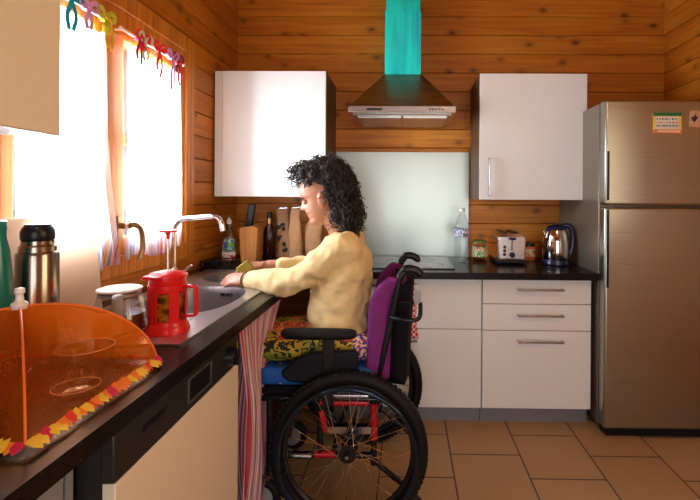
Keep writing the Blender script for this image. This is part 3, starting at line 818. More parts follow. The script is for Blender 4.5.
paper_bag(-.582, 2.79, .058, .045, .275, 'shorter crumpled kraft bag half behind the woman, right of the other bags', 3, M['kraft'], False)
# dark drying rack in the corner beyond the sink
t = thing('soap_tray', 'small black wire tray on the corner of the worktop behind the sink', 'tray', (-1.07, 2.46, Z))
mb = MB()
for z_ in (.008, .04): mb.tube([(-1.12, 2.36, Z+z_), (-.96, 2.36, Z+z_), (-.96, 2.50, Z+z_), (-1.12, 2.50, Z+z_)], .004, n=6, loop=True)
for k in range(9): mb.tube([(-1.12+.02*k, 2.36, Z+.04), (-1.12+.02*k, 2.36, Z+.008), (-1.12+.02*k, 2.50, Z+.008), (-1.12+.02*k, 2.50, Z+.04)], .0025, n=6)
for q in ((-1.12, 2.36), (-.96, 2.36), (-.96, 2.50), (-1.12, 2.50)): mb.cyl((*q, Z), (*q, Z+.04), .004, n=8)
mb.build('wire_frame', M['black'], t)
MB().box(-1.115, -1.04, 2.385, 2.47, Z+.011, Z+.036).build('scourer', M['blackmat'], t, bevel=.006)

# ------------------------------------------------------------------ sink and tap
t = thing('sink', 'steel sink with drainer and bowl set in the window worktop', 'sink', (-.84, 1.7, Z))
def plate(mb, X0, X1, Y0, Y1, c, hx, hy, z, n=72, p=2.6):
    ang = sorted([2*PI*i/n for i in range(n)] + [math.atan2(yy-c[1], xx-c[0]) % (2*PI) for xx in (X0, X1) for yy in (Y0, Y1)])
    outer, inner, low = [], [], []
    for a in ang:
        ca, sa = math.cos(a), math.sin(a)
        k = min((X1-c[0])/ca if ca > 1e-9 else (X0-c[0])/ca if ca < -1e-9 else 1e9, (Y1-c[1])/sa if sa > 1e-9 else (Y0-c[1])/sa if sa < -1e-9 else 1e9)
        outer.append(Vector((c[0]+k*ca, c[1]+k*sa, z)))
        q = (abs(ca)**p + abs(sa)**p)**(-1/p)
        inner.append(Vector((c[0]+hx*ca*q, c[1]+hy*sa*q, z)))
    mb.rings([[p_ - Vector((0, 0, .006)) for p_ in outer], outer, inner], cap=False)
    return ang, inner
def bowl(mb, c, hx, hy, z, depth, p=2.6, n=72):
    rings = []
    for s, dz in ((1.0, 0), (.985, -.006), (.96, -.03), (.93, -depth*.6), (.88, -depth*.85), (.75, -depth*.97), (.3, -depth), (.08, -depth-.002), (.001, -depth-.002)):
        ring = []
        for i in range(n):
            a = 2*PI*i/n; ca, sa = math.cos(a), math.sin(a); q = (abs(ca)**p + abs(sa)**p)**(-1/p)
            ring.append(Vector((c[0]+hx*s*ca*q, c[1]+hy*s*sa*q, z+dz)))
        rings.append(ring)
    mb.rings(rings, cap=False)
mb = MB(); zs = Z+.0065
plate(mb, -1.065, -.603, 1.157, 1.94, (-.815, 1.665), .170, .225, zs)
plate(mb, -1.065, -.603, 1.94, 2.32, (-.835, 2.13), .150, .150, zs, p=2)
top = mb.build('rim', M['sinksteel'], t, sharp=30)
mb = MB()
for k in range(7): mb.tube([(-.69-.05*k, 1.19, zs+.001), (-.69-.05*k, 1.40, zs+.001)], [(.0025, .005)]*2, n=6)
mb.build('drainer_ribs', M['sinksteel'], t)
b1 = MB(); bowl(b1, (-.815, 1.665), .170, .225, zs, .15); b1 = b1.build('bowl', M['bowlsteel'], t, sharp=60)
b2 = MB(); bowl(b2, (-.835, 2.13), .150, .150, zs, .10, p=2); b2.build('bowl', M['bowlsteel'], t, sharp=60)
mb = MB()
for k in range(3): mb.box(-.800+.022*k, -.785+.022*k, 1.872, 1.880, Z-.032, Z-.020)
mb.build('overflow_slot', M['black'], b1)
MB().lathe((-.815, 1.665, Z-.142), [(.04, 0), (.04, .003), (.02, .003), (.018, 0)], 24).build('drain', M['chrome'], b1)
t = thing('tap', 'chrome swan-neck tap rising behind the sink bowl', 'tap', (-1.01, 1.90, zs))
TX, TY = -1.005, 1.87
MB().lathe((TX, TY, zs), [(.027, 0), (.027, .008), (.022, .014), (.020, .07), (.014, .085)], 24).build('body', M['chrome'], t)
sp = smooth_path([(TX, TY, zs+.08), (TX, TY, zs+.20), (TX+.004, TY, zs+.262), (TX+.035, TY, zs+.292), (TX+.09, TY, zs+.300), (TX+.155, TY, zs+.306), (TX+.190, TY, zs+.300), (TX+.207, TY, zs+.280), (TX+.214, TY, zs+.245)], 6)
MB().tube(sp, [.0115]*len(sp), n=14).build('spout', M['chrome'], t)
MB().tube([(TX+.012, TY-.005, zs+.055), (TX+.05, TY-.01, zs+.072), (TX+.085, TY-.012, zs+.098)], [.007, .006, .005], n=10).build('lever', M['chrome'], t)

# ------------------------------------------------------------------ things on the window worktop
# French press
px, py = -.699, 1.270
PZ = zs
t = thing('french_press', 'red French press coffee maker with raised plunger on the sink drainer', 'coffee maker', (px, py, PZ))
gl = MB().lathe((px, py, PZ+.022), [(.045, 0), (.0465, .003), (.0465, .125)], 36).build('glass_beaker', M['amber'], t)
MB().lathe((px, py, PZ+.026), [(.0445, 0), (.0452, .088), (.04, .089)], 36).build('coffee', label_mat('brew_gold_light', [(.03, .03, .01), (.10, .08, .012), (.42, .24, .03), (.60, .42, .12), (.12, .13, .02), (.5, .30, .04)], 26), gl)  # gold patches in the brew's colour imitate light glowing through the beaker
fr = MB()
fr.lathe((px, py, PZ), [(.060, 0), (.061, .006), (.056, .020), (.0515, .028), (.0515, .036), (.047, .037)], 40)
fr.lathe((px, py, PZ+.118), [(.047, -.001), (.0515, 0), (.0525, .004), (.0525, .020), (.047, .021)], 40)
for a in (20, 85, 140, 200, 250, 318):
    pts = [Vector((px + r*math.cos(R(a+d)), py + r*math.sin(R(a+d)), z)) for z in (PZ+.03, PZ+.125) for r, d in ((.0475, -15), (.0525, -15), (.0525, -5), (.0525, 5), (.0525, 15), (.0475, 15))]
    fr.rings([pts[:6], pts[6:]])
fr.build('holder', M['red'], t, sharp=45)
ld = MB().lathe((px, py, PZ+.138), [(.048, 0), (.050, .004), (.050, .020), (.054, .022), (.054, .028), (.045, .034), (.012, .040), (.006, .041)], 40).build('lid', M['red'], t)
MB().prism([(px-.074, PZ+.150), (px-.045, PZ+.143), (px-.045, PZ+.160), (px-.072, PZ+.160)], 'y', py-.010, py+.010).build('spout', M['red'], ld, bevel=.003)
MB().cyl((px, py, PZ+.17), (px, py, PZ+.285), .003, n=10).build('plunger_rod', M['chrome'], t)
MB().lathe((px, py, PZ+.270), [(.004, 0), (.005, .012), (.008, .018), (.024, .021), (.024, .026), (.004, .028)], 24).build('plunger_knob', M['red'], t)
MB().tube(smooth_path([(px+.050, py-.005, PZ+.132), (px+.082, py-.012, PZ+.134), (px+.090, py-.013, PZ+.122), (px+.090, py-.013, PZ+.062), (px+.083, py-.012, PZ+.050), (px+.050, py-.005, PZ+.046)], 5), [(.0095, .005)]*26, n=8, flat=(0, 1, 0)).build('handle', M['red'], t)
# glass carafe
gx, gy = -.836, 1.262
GZ = zs
t = thing('coffee_jug', 'glass coffee jug with white lid and grey handle behind the red press', 'jug', (gx, gy, GZ))
MB().lathe((gx, gy, GZ), [(.062, 0), (.071, .006), (.073, .022), (.070, .045), (.060, .090), (.053, .118), (.054, .122)], 40).build('glass_body', M['bowlglass'], t)
MB().lathe((gx, gy, GZ+.003), [(.060, 0), (.069, .005), (.070, .020), (.0675, .042), (.0655, .052), (.03, .0525)], 36).build('coffee', pm('pale_coffee', (.20, .08, .03), .2), t)
MB().lathe((gx, gy, GZ+.119), [(.056, 0), (.059, .003), (.058, .007), (.045, .011), (.01, .013)], 40).build('lid', M['whiteplastic'], t)
MB().tube(smooth_path([(gx+r*.50, gy-r*.87, GZ+z) for r, z in ((.052, .112), (.078, .116), (.092, .100), (.092, .050), (.086, .016))], 5), [(.006, .014)]*21, n=10, flat=(.5, -.87, .3)).build('handle', M['grey'], t)
MB().lathe((gx, gy, GZ+.106), [(.0565, 0), (.0545, .008)], 36).build('collar', M['grey'], t)
# thermos
tx, ty = -.984, 1.150
t = thing('thermos', 'tall brushed steel thermos flask with black cup lid, behind the food cover', 'thermos', (tx, ty, Z))
MB().lathe((tx, ty, Z), [(.041, 0), (.047, .004), (.047, .245), (.045, .251), (.041, .253), (.041, .267), (.036, .272), (.036, .282)], 40).build('body', M['thermos'], t)
MB().lathe((tx, ty, Z+.280), [(.030, 0), (.036, .004), (.0375, .010), (.0375, .026), (.034, .036), (.030, .040), (.028, .046), (.010, .048)], 40).build('lid', M['black'], t)
# teal bottle at the left edge
qx, qy = -.998, 1.045
t = thing('teal_bottle', 'teal bottle cut by the left edge beside the thermos', 'bottle', (qx, qy, Z))
MB().lathe((qx, qy, Z), [(.029, 0), (.033, .006), (.034, .16), (.031, .22), (.026, .27), (.020, .30), (.020, .325), (.016, .328)], 28).build('body', M['teal_glass'], t)
MB().lathe((qx, qy, Z+.318), [(.021, 0), (.021, .022), (.015, .024)], 20).build('cap', M['teal_glass'], t)
# leaning board
t = MB()
t.M = Matrix.Translation((-1.047, 0, Z)) @ Matrix.Rotation(R(-5), 4, 'Y')
t.box(-.006, .006, .72, 1.485, .0, .340)
tag(t.build('splash_board', M['board'], bevel=.003), 'cream board leaning against the window curtain behind the thermos', 'board')
# food cover
ax, ay, aw, ah = -.765, .852, .172, .172
t = thing('food_cover', 'orange mesh pop-up food cover with red and yellow trim on the near worktop', 'food cover', (ax, ay, Z))
def dome(tt, s):
    """tt 0 apex..1 hem, s 0..4 round the square"""
    e = int(s) % 4; f = s - int(s)
    co = [(-1, -1), (1, -1), (1, 1), (-1, 1)]
    a, b = co[e], co[(e+1) % 4]
    r = math.sin(tt*PI/2)**.92; z = math.cos(tt*PI/2)**1.25
    inw = 1 - .10*math.sin(PI*f)*math.sin(PI*min(tt*1.1, 1))*(1-tt*.4)
    x = (a[0]+(b[0]-a[0])*f)*r*inw; y = (a[1]+(b[1]-a[1])*f)*r*inw
    return Vector((ax + aw*x, ay + .180*y, Z + .010 + ah*z - .012*math.sin(PI*f)*math.sin(PI*tt)))
rings = [[dome(i/22, s/12) for s in range(48)] for i in range(1, 23)]
MB().rings(rings, cap=False).build('net', M['net'], t, sharp=80)
for c_ in range(4):
    MB().tube([dome(i/16, c_) + Vector((0, 0, .001)) for i in range(17)], .0022, n=6).build('rib', pm('orange_rib', (.75, .16, .02), .4), t)
MB().lathe((ax, ay, Z+.177), [(.012, 0), (.014, .012), (.007, .018), (.006, .030), (.009, .034), (.008, .042), (.003, .044)], 16).build('knob', M['whiteplastic'], t)
mb = MB(); cols = [M['orangecloth'], M['yellow'], M['redcloth'], M['crimson']]
rnd = random.Random(5); N = 112
for k in range(N):
    s = 4*k/N; p = dome(1, s); p2 = dome(1, (4*(k+1)/N) % 4); d = p2 - p
    if d.length > .05: continue
    out = Vector((d.y, -d.x, 0)).normalized(); d = d*.95
    L = rnd.uniform(.016, .024); z0 = Z+.012; a0 = rnd.uniform(.0, .010)
    vs = [p-d*.2+Vector((0, 0, .006)), p+d*1.2+Vector((0, 0, .004+a0)), p+d*1.25+out*L*.6+Vector((0, 0, .001)), p+d*.5+out*L+Vector((0, 0, -.004)), p-d*.25+out*L*.6+Vector((0, 0, .002))]
    vs = [Vector((q.x, q.y, max(q.z, Z+.002))) for q in vs]
    vs2 = [q + Vector((0, 0, .0025)) for q in vs]
    mb.rings([vs, vs2], mi=rnd.choice([0, 0, 1, 1, 2, 2, 3]))
mb.build('trim', cols, t)
# glassware under the cover
def glass_bowl(x, y, r, h, lab, mat, name='glass_bowl', cat='bowl', foot=.55):
    t = thing(name, lab, cat, (x, y, Z))
    MB().lathe((x, y, Z), [(r*foot*.9, 0), (r*foot, .003), (r*.86, h*.4), (r*.97, h*.8), (r, h), (r*.96, h), (r*.92, h*.8), (r*.8, h*.4), (r*foot*.8, .007)], 36).build('body', mat, t)
    MB().torus((x, y, Z+h), (0, 0, 1), r*.98, .0011, 40, 6).build('lip', M['whiteplastic'] if mat == M['bowlglass'] else mat, t)
glass_bowl(-.690, .930, .055, .078, 'clear glass bowl under the right side of the orange cover', M['bowlglass'])
glass_bowl(-.660, .865, .042, .022, 'small glass dish in front of the glass bowl under the orange cover', M['bowlglass'], 'glass_dish', 'dish')
glass_bowl(-.780, .770, .085, .075, 'dark red-brown bowl under the left side of the orange cover', pm('dark_brown_glaze', (.07, .014, .008), .15), 'brown_bowl')

# ------------------------------------------------------------------ striped fabric under the sink
def fab(u, v):
    z = ZU - .004 - (ZU - .03)*v
    wd = .56 - .30*min(1, v/.28)**.8 + .02*v
    y = 1.480 + wd*u
    am = .010 + .020*min(1, v*3)
    return Vector((-.552 - .02 + am*math.sin(u*PI*2*6 + 1.2*math.sin(v*3)) + .006*math.sin(u*31 + v*6) + .012*math.sin(PI*v)*math.sin(u*5), y, z))
c = MB().sheet(fab, 130, 40).build('striped_curtain', M['striped'], sharp=80)
# UV-free stripes follow the gathered cloth through a colour band per column of the weave
me = c.data
uvl = me.uv_layers.new(name='weave')
idx = 0
for p in me.polygons:
    for li in p.loop_indices:
        vi = me.loops[li].vertex_index
        uvl.data[li].uv = ((vi // 41)/130, (vi % 41)/40)
def weave_mat():
    t = NT('striped_skirt_weave'); uv = t.n('ShaderNodeUVMap'); uv.uv_map = 'weave'
    u, v, _ = t.sep(uv.outputs[0])
    n_ = t.noise(t.comb(t.math('MULTIPLY', u, 17), 0.0, 0.0), 1, 2, .6)
    c_ = t.ramp(n_, [(.25, (.13, .03, .12)), (.36, (.50, .24, .32)), (.41, (.42, .05, .06)), (.45, (.58, .34, .36)), (.49, (.24, .07, .20)), (.53, (.58, .46, .38)), (.57, (.40, .16, .30)), (.62, (.60, .38, .36))], 'CONSTANT')
    b = t.bsdf(c_, .8); return t.done(b)
me.materials.clear(); me.materials.append(weave_mat())
tag(c, 'gathered pink, red and purple striped curtain hanging below the sink worktop', 'curtain')

# ------------------------------------------------------------------ wheelchair
WX, WR = -.209, .297
wc = thing('wheelchair', 'wheelchair with black tyres, red frame and purple back cover at the sink', 'wheelchair', (WX, 1.91, 0))
def wheel(y, sgn):
    c = V(WX, y, WR)
    tyre = MB().torus(c, (0, 1, 0), WR-.024, .024, 96, 14)
    for k in range(84):                                       # knobbly tread
        a = 2*PI*k/84
        for off in (-.010, .010):
            aa = a + (.037 if off > 0 else 0)
            tyre.M = Matrix.Translation(c + Vector((0, off, 0))) @ Matrix.Rotation(aa, 4, 'Y') @ Matrix.Translation((WR-.0035, 0, 0))
            tyre.box(-.004, .0035, -.007, .007, -.007, .007)
    tyre.M = None
    w = tyre.build('wheel', M['blackmat'], wc, sharp=30)
    rim = MB(); rim.torus(c, (0, 1, 0), .243, .012, 80, 10)
    rim.build('rim', M['blackmetal'], w)
    hr = MB(); hr.torus(c + V(0, -sgn*.055, 0), (0, 1, 0), .252, .0085, 80, 10)
    for k in range(6):
        a = 2*PI*k/6 + .3
        hr.cyl(c + V(.243*math.cos(a), -sgn*.01, .243*math.sin(a)), c + V(.252*math.cos(a), -sgn*.055, .252*math.sin(a)), .005, n=8)
    hr.build('handrim', pm('blue_black_handrim', (.012, .025, .05), .18, .6, .05), w)
    hb = MB(); hb.cyl(c + V(0, -.035, 0), c + V(0, .035, 0), .014, n=20)
    for s in (-1, 1): hb.cyl(c + V(0, s*.025, 0), c + V(0, s*.031, 0), .032, n=28)
    hb.cyl(c + V(0, -sgn*.034, 0), c + V(0, -sgn*.045, 0), .012, .009, n=16)
    hub = hb.build('hub', M['blackmetal'], w)
    MB().cyl(c + V(0, -sgn*.045, 0), c + V(0, -sgn*.049, 0), .006, n=12).build('axle_cap', M['alu'], w)
    for k in range(32):
        a = 2*PI*k/32; s = 1 if k % 2 else -1; cross = (1 if (k//2) % 2 else -1)*.9
        p0 = c + V(.030*math.cos(a+cross), s*.028, .030*math.sin(a+cross))
        p1 = c + V(.234*math.cos(a), s*.004, .234*math.sin(a))
        MB().cyl(p0, p1, .0011, n=5).build('spoke', M['chrome'], w)
    return w
wheel(1.625, 1); wheel(2.20, -1)
# frame
SY0, SY1 = 1.70, 2.12
mb = MB()
for y in (SY0, SY1):
    mb.tube(smooth_path([(-.10, y, .455), (-.30, y, .455), (-.55, y, .455), (-.62, y, .43), (-.66, y, .32), (-.70, y, .14)], 5), .0125, n=10)
    mb.tube([(-.12, y, .455), (-.12, y, .20)], .0125, n=10)
    mb.tube([(-.12, y, .235), (-.42, y, .235), (-.53, y, .30)], .0125, n=10)
    mb.tube([(-.33, y, .455), (-.33, y, .235)], .0125, n=10)
    mb.tube([(-.53, y, .455), (-.53, y, .17)], .0125, n=10)
mb.tube([(-.28, SY0, .235), (-.28, SY1, .235)], .012, n=10)
mb.build('frame', M['blackmetal'], wc)
for y in (SY0, SY1):
    MB().tube([(-.33, y-.001, .442), (-.14, y-.001, .442)], .0145, n=10).build('frame_sleeve', M['redpaint'], wc)
    MB().tube([(-.12, y-.001, .44), (-.12, y-.001, .30)], .0145, n=10).build('frame_sleeve', M['redpaint'], wc)
    MB().tube([(-.35, y-.001, .238), (-.27, y-.001, .238)], .0145, n=10).build('frame_sleeve', M['redpaint'], wc)
    MB().tube([(-.33, y-.001, .41), (-.31, y-.001, .33)], .0125, n=10).build('frame_sleeve', M['redpaint'], wc)
mb = MB()
mb.tube([(WX, 1.64, WR), (WX, 2.185, WR)], .011, n=12)
mb.box(-.30, -.13, SY0-.015, SY0+.015, .325, .352); mb.box(-.30, -.13, SY1-.015, SY1+.015, .325, .352)
mb.tube([(-.29, SY0-.02, .478), (-.14, SY0-.02, .478)], .013, n=10)
mb.tube([(-.45, SY0-.012, .238), (-.36, SY0-.012, .238)], .0145, n=10)
mb.build('axle_bracket', M['alu'], wc)
for y in (SY0, SY1): MB().tube([(-.14, y, .235), (.02, y, .10), (.06, y, .06)], .011, n=10).build('anti_tip_bar', M['blackmetal'], wc)
for y in (1.69, 2.13):
    c = V(-.555, y, .075)
    m = MB().torus(c, (0, 1, 0), .058, .017, 40, 10); m.lathe; 
    w = m.build('caster', M['blackmat'], wc)
    m = MB().cyl(c+V(0, -.014, 0), c+V(0, .014, 0), .046, n=24); m.build('caster_hub', M['grey'], w)
    m = MB(); 
    for s in (-1, 1): m.tube([c+V(0, s*.026, 0), c+V(.02, s*.026, .085)], .006, n=8)
    m.box(c.x, c.x+.04, c.y-.03, c.y+.03, .155, .175); m.build('fork', M['alu'], w)
mb = MB()
for y0, y1 in ((1.71, 1.88), (1.94, 2.11)): mb.box(-.86, -.66, y0, y1, .10, .115)
mb.build('footplate', M['blackmetal'], wc, bevel=.004)
cu = MB().box(-.64, -.12, 1.69, 2.13, .505, .575).build('seat_cushion', M['bluedots'], wc, bevel=.02, seg=4)
MB().box(-.62, -.12, 1.70, 2.12, .468, .500).build('seat_base', M['blackfab'], wc, bevel=.006)
# back: canes, shell, cover, push handles
for y in (1.715, 2.105):
    m = MB()
    m.tube(smooth_path([(-.12, y, .455), (-.105, y, .54), (-.065, y, .72), (-.035, y, .86), (-.022, y, .925), (.0, y, .955)], 5), .014, n=10)
    m.build('back_cane', M['blackmetal'], wc)
    m = MB(); m.tube(smooth_path([(-.024, y, .93), (-.008, y, .957), (.02, y, .962), (.045, y, .955), (.058, y, .945)], 5), [.014]*6+[.017]*15, n=12)
    m.ell((.058, y, .945), (.014, .017, .017), nu=12, nv=8)
    m.build('push_handle', M['black'], wc)
def backpt(u, v, off):
    z = .50 + .40*v; y = 1.735 + .35*u
    x = -.055 + .020*v + .020*math.sin(PI*u)
    return Vector((x + off, y, z + .02*math.sin(PI*u)*v))
m = MB().sheet(lambda u, v: backpt(u, v, .02), 12, 12).build('back_shell', M['blackfab'], wc, solid=.07, bevel=.0)
def cov(u, v):
    z = .515 + .40*v; a = (u-.5)*2; ph = a*PI/2; sn, cs = math.sin(ph), max(0, math.cos(ph))
    y = 1.91 + .195*math.copysign(abs(sn)**.55, sn)
    xb = -.158 + .018*v + .075*max(0, (v-.72)/.28)**2
    x = xb + (.100 - .03*max(0, (v-.72)/.28)**2)*cs**.55 + .004*mnoise.noise(Vector((u*9, v*5, 0)))
    return Vector((x, y, z + .025*abs(a)**3*max(0, v-.3)))
m = MB().sheet(cov, 48, 24).build('back_cover', M['purple'], wc, solid=.030, sharp=80)
q = m.modifiers.new('sub', 'SUBSURF'); q.levels = 2; q.render_levels = 2
m = MB()
m.tube(smooth_path([(-.055, 1.70, .775), (-.02, 1.675, .775), (.03, 1.672, .772), (.056, 1.68, .785), (.058, 1.68, .84)], 5), .0085, n=10)
m.tube([(-.025, 1.70, .835), (.02, 1.69, .835), (.055, 1.685, .838)], .007, n=8)
m.build('brake_lever', M['blackmetal'], wc)
MB().box(.034, .060, 1.674, 1.688, .833, .885).build('buckle', M['grey'], wc, bevel=.003)
for y, s in ((1.655, 1), (2.165, -1)):
    m = MB(); prof = [(-.475, .010, .016), (-.462, .022, .026), (-.42, .029, .029), (-.34, .031, .028), (-.26, .030, .027), (-.205, .026, .026), (-.183, .014, .018)]
    m.rings([[Vector((x, y + a*1.0*math.cos(t_), .722 + b*.8*math.sin(t_))) for t_ in [2*PI*k/16 for k in range(16)]] for x, a, b in prof])
    arm = m.build('armrest', M['blackmat'], wc, subsurf=1)
    m = MB(); m.box(-.315, -.270, y-.010, y+.010, .45, .705); m.build('armrest_post', M['blackmetal'], arm, bevel=.004)
    m = MB()
    pl = [(-.475, .575), (-.47, .555), (-.44, .535), (-.30, .53), (-.185, .535), (-.178, .55), (-.178, .64), (-.19, .66), (-.28, .655), (-.36, .65), (-.42, .625)]
    m.prism(pl, 'y', y-.005, y+.022); m.build('side_guard', M['navyfab'], wc, bevel=.012, seg=3)

# gingham towel
def towel(u, v):
    L = .42*v; x = .0125 + .038*u
    if L < .10: y, z = 2.3585, .675 + L
    elif L < .13:
        a = (L-.10)/.03*PI; y, z = 2.3485 + .0100*math.cos(a), .775 + .0085*math.sin(a)
    else:
        y, z = 2.3385 + .004*math.sin(u*9 + 8*v), .775 - (L-.13)
        x += .06*(L-.13) + .003*math.sin(14*v)
    return Vector((x, y, z))
m = MB().sheet(towel, 12, 60)
tag(m.build('dish_towel', M['check'], solid=.003, sharp=80), 'red gingham tea towel hanging from the hob cabinet handle behind the wheelchair', 'towel')

# ------------------------------------------------------------------ the woman
ps = thing('person', 'seated woman with dark curly hair in cream cardigan, scrubbing at the sink', 'person', (-.27, 1.9, .575))
HC = V(-.367, 1.9, 1.245); PT = R(20)
HF = Vector((-math.cos(PT), 0, -math.sin(PT))); HU = Vector((-math.sin(PT), 0, math.cos(PT))); HS = Vector((0, 1, 0))
def H(f, u, s=0): return HC + HF*f + HU*u + HS*s
FR = [(-.115, .050), (-.108, .072), (-.098, .086), (-.088, .088), (-.076, .080), (-.068, .086), (-.060, .085), (-.055, .081), (-.050, .088), (-.043, .088), (-.034, .083), (-.02, .083), (.0, .081), (.012, .083), (.024, .090), (.05, .091), (.075, .078), (.095, .052), (.108, .028), (.115, .004)]
BK = [(-.115, -.03), (-.10, .0), (-.08, .035), (-.05, .068), (-.02, .090), (.02, .101), (.06, .096), (.09, .066), (.108, .03), (.115, .004)]
WD = [(-.115, .022), (-.105, .036), (-.09, .046), (-.07, .055), (-.05, .062), (-.02, .068), (.02, .074), (.06, .071), (.09, .050), (.108, .022), (.115, .004)]
NOSE = [(-.040, 0), (-.034, .010), (-.028, .022), (-.022, .027), (-.015, .024), (-.005, .017), (.006, .010), (.016, .004), (.022, 0)]
SKN = .0
def head_rings(mb):
    rings = []
    for i in range(61):
        u = -.115 + .23*i/60
        f, b, w = lerp(FR, u), lerp(BK, u), lerp(WD, u)
        cf = (f - b)/2; half = (f + b)/2
        ring = []
        for k in range(72):
            a = 2*PI*k/72; a_ = a if a < PI else a - 2*PI
            ff = half*math.cos(a); ss = w*math.sin(a)
            q = math.exp(-(a_/.26)**2)
            ff += lerp(NOSE, u)*math.exp(-(ss/.0125)**2) if math.cos(a) > 0 else 0
            if math.cos(a) > 0:                           # eye sockets
                ff -= .011*math.exp(-((abs(ss)-.030)/.014)**2 - ((u-.002)/.013)**2)
                ff += .004*math.exp(-((abs(ss)-.034)/.018)**2 - ((u+.028)/.016)**2)
            ring.append(H(cf + ff, u, ss))
        rings.append(ring)
    mb.rings(rings)
def limb(mb, pts, rs, k=6, n=20, flat=None):
    P = smooth_path(pts, k); out = []
    m = len(pts)-1
    for i in range(len(P)):
        t_ = i/k; j = min(int(t_), m-1); f = t_-j
        a, b = rs[j], rs[j+1]
        f = f*f*(3-2*f)*.5 + f*.5
        if isinstance(a, tuple): out.append((a[0]+(b[0]-a[0])*f, a[1]+(b[1]-a[1])*f))
        else: out.append(a+(b-a)*f)
    mb.tube(P, out, n=n, flat=flat)
    mb.ell(P[0], (out[0] if not isinstance(out[0], tuple) else min(out[0]),)*3, nu=16, nv=10)
    mb.ell(P[-1], (out[-1] if not isinstance(out[-1], tuple) else min(out[-1]),)*3, nu=16, nv=10)
TORSO = [(.575, -.255, .115, .165), (.62, -.262, .135, .18), (.69, -.280, .124, .168), (.77, -.285, .114, .156), (.86, -.279, .110, .156), (.94, -.272, .108, .164), (1.00, -.268, .098, .168), (1.045, -.268, .078, .140), (1.075, -.274, .060, .100), (1.095, -.275, .048, .065)]
def torso(mb, grow, z0=0, z1=9):
    rings = []
    for i in range(len(TORSO)):
        z, x, rx, ry = TORSO[i]
        if z < z0 or z > z1: continue
        rings.append([Vector((x + (rx+grow)*abs(math.cos(a))**.85*math.copysign(1, math.cos(a)), 1.9 + (ry+grow)*abs(math.sin(a))**.85*math.copysign(1, math.sin(a)), z)) for a in [2*PI*k/40 for k in range(40)]])
    mb.rings(rings)
def fingers(mb, wrist, fwd, nrm, side, curl, spread=.012, scale=1.0, thumb=1, lens=(.072, .080, .074, .058), tdir=None):
    """palm plus four fingers and a thumb; fwd = to the fingertips, nrm = back of the hand, side = towards the thumb"""
    fwd, nrm, side = [Vector(q).normalized() for q in (fwd, nrm, side)]
    rot = Matrix((fwd, side, nrm)).transposed()
    c = Vector(wrist) + fwd*.045*scale
    mb.ell(c, (.052*scale, .039*scale, .0165*scale), rot, 24, 14)
    mb.ell(Vector(wrist)+fwd*.012, (.034*scale, .026*scale, .019*scale), rot, 20, 12)
    for i in range(4):
        off = (1.5 - i)*.0185*scale
        L = lens[i]*scale; b = Vector(wrist) + fwd*(.080 - .006*abs(i-1))*scale + side*off + nrm*.002
        d = (fwd + side*(1.5-i)*spread*6).normalized(); ang = 0; p = b - d*.016; pts = [p, b]
        for seg, cu in ((.45, curl[0]), (.32, curl[1]), (.23, curl[2])):
            ang += R(cu)
            b = b + (d*math.cos(ang) - nrm*math.sin(ang))*L*seg; pts.append(b)
        rr_ = [.0095*scale, .0095*scale, .0088*scale, .0080*scale, .0068*scale]
        limb(mb, pts, rr_, 4, 12)
    b = Vector(wrist) + fwd*.022*scale + side*.024*scale*thumb
    td = Vector(tdir).normalized() if tdir else (fwd*.62 + side*.6*thumb - nrm*.45).normalized()
    limb(mb, [b, b+td*.030, b+td*.052+fwd*.006, b+td*.066+fwd*.018], [.014*scale, .0115*scale, .010*scale, .0075*scale], 4, 12)
NS, NE, NW = V(-.262, 1.752, 1.030), V(-.460, 1.795, .898), V(-.695, 1.893, .884)
FS, FE, FW = V(-.262, 2.048, 1.030), V(-.450, 2.165, .905), V(-.655, 2.092, .912)
body = MB()
torso(body, -.022)
limb(body, [(-.270, 1.9, 1.05), (-.295, 1.9, 1.115), (-.345, 1.9, 1.19)], [.062, .050, .052])
head_rings(body)
for s in (-1, 1):                                          # ears
    rotE = Matrix((HF, HS, HU)).transposed() @ Matrix.Rotation(R(-14*1), 3, 'Y') @ Matrix.Rotation(R(s*14), 3, 'Z')
    body.ell(H(-.008, -.014, s*.073), (.017, .007, .030), rotE, 18, 12)
    body.ell(H(-.002, -.036, s*.071), (.009, .006, .011), rotE, 14, 8)
limb(body, [NS, NE, NW], [.040, .036, .026]); limb(body, [FS, FE, FW], [.040, .036, .026])
fingers(body, NW, (-.95, .22, -.10), (-.05, -.50, .86), (-.1, .86, .5), (18, 26, 18), tdir=(-.75, .62, -.1))
fingers(body, FW, (-.95, -.22, .02), (-.02, .30, .95), (-.22, -.93, .3), (16, 34, 26), spread=.004, scale=1.06, tdir=(-.80, -.52, -.30))
for y0, y1 in ((1.815, 1.80), (1.985, 2.0)):
    limb(body, [(-.27, y0, .635), (-.47, (y0+y1)/2, .632), (-.665, y1, .622)], [.058, .056, .050])
    limb(body, [(-.665, y1, .622), (-.685, y1, .42), (-.70, y1, .19)], [.055, .050, .034])
    limb(body, [(-.695, y1, .165), (-.76, y1, .15), (-.84, y1, .138)], [.034, .030, .022])

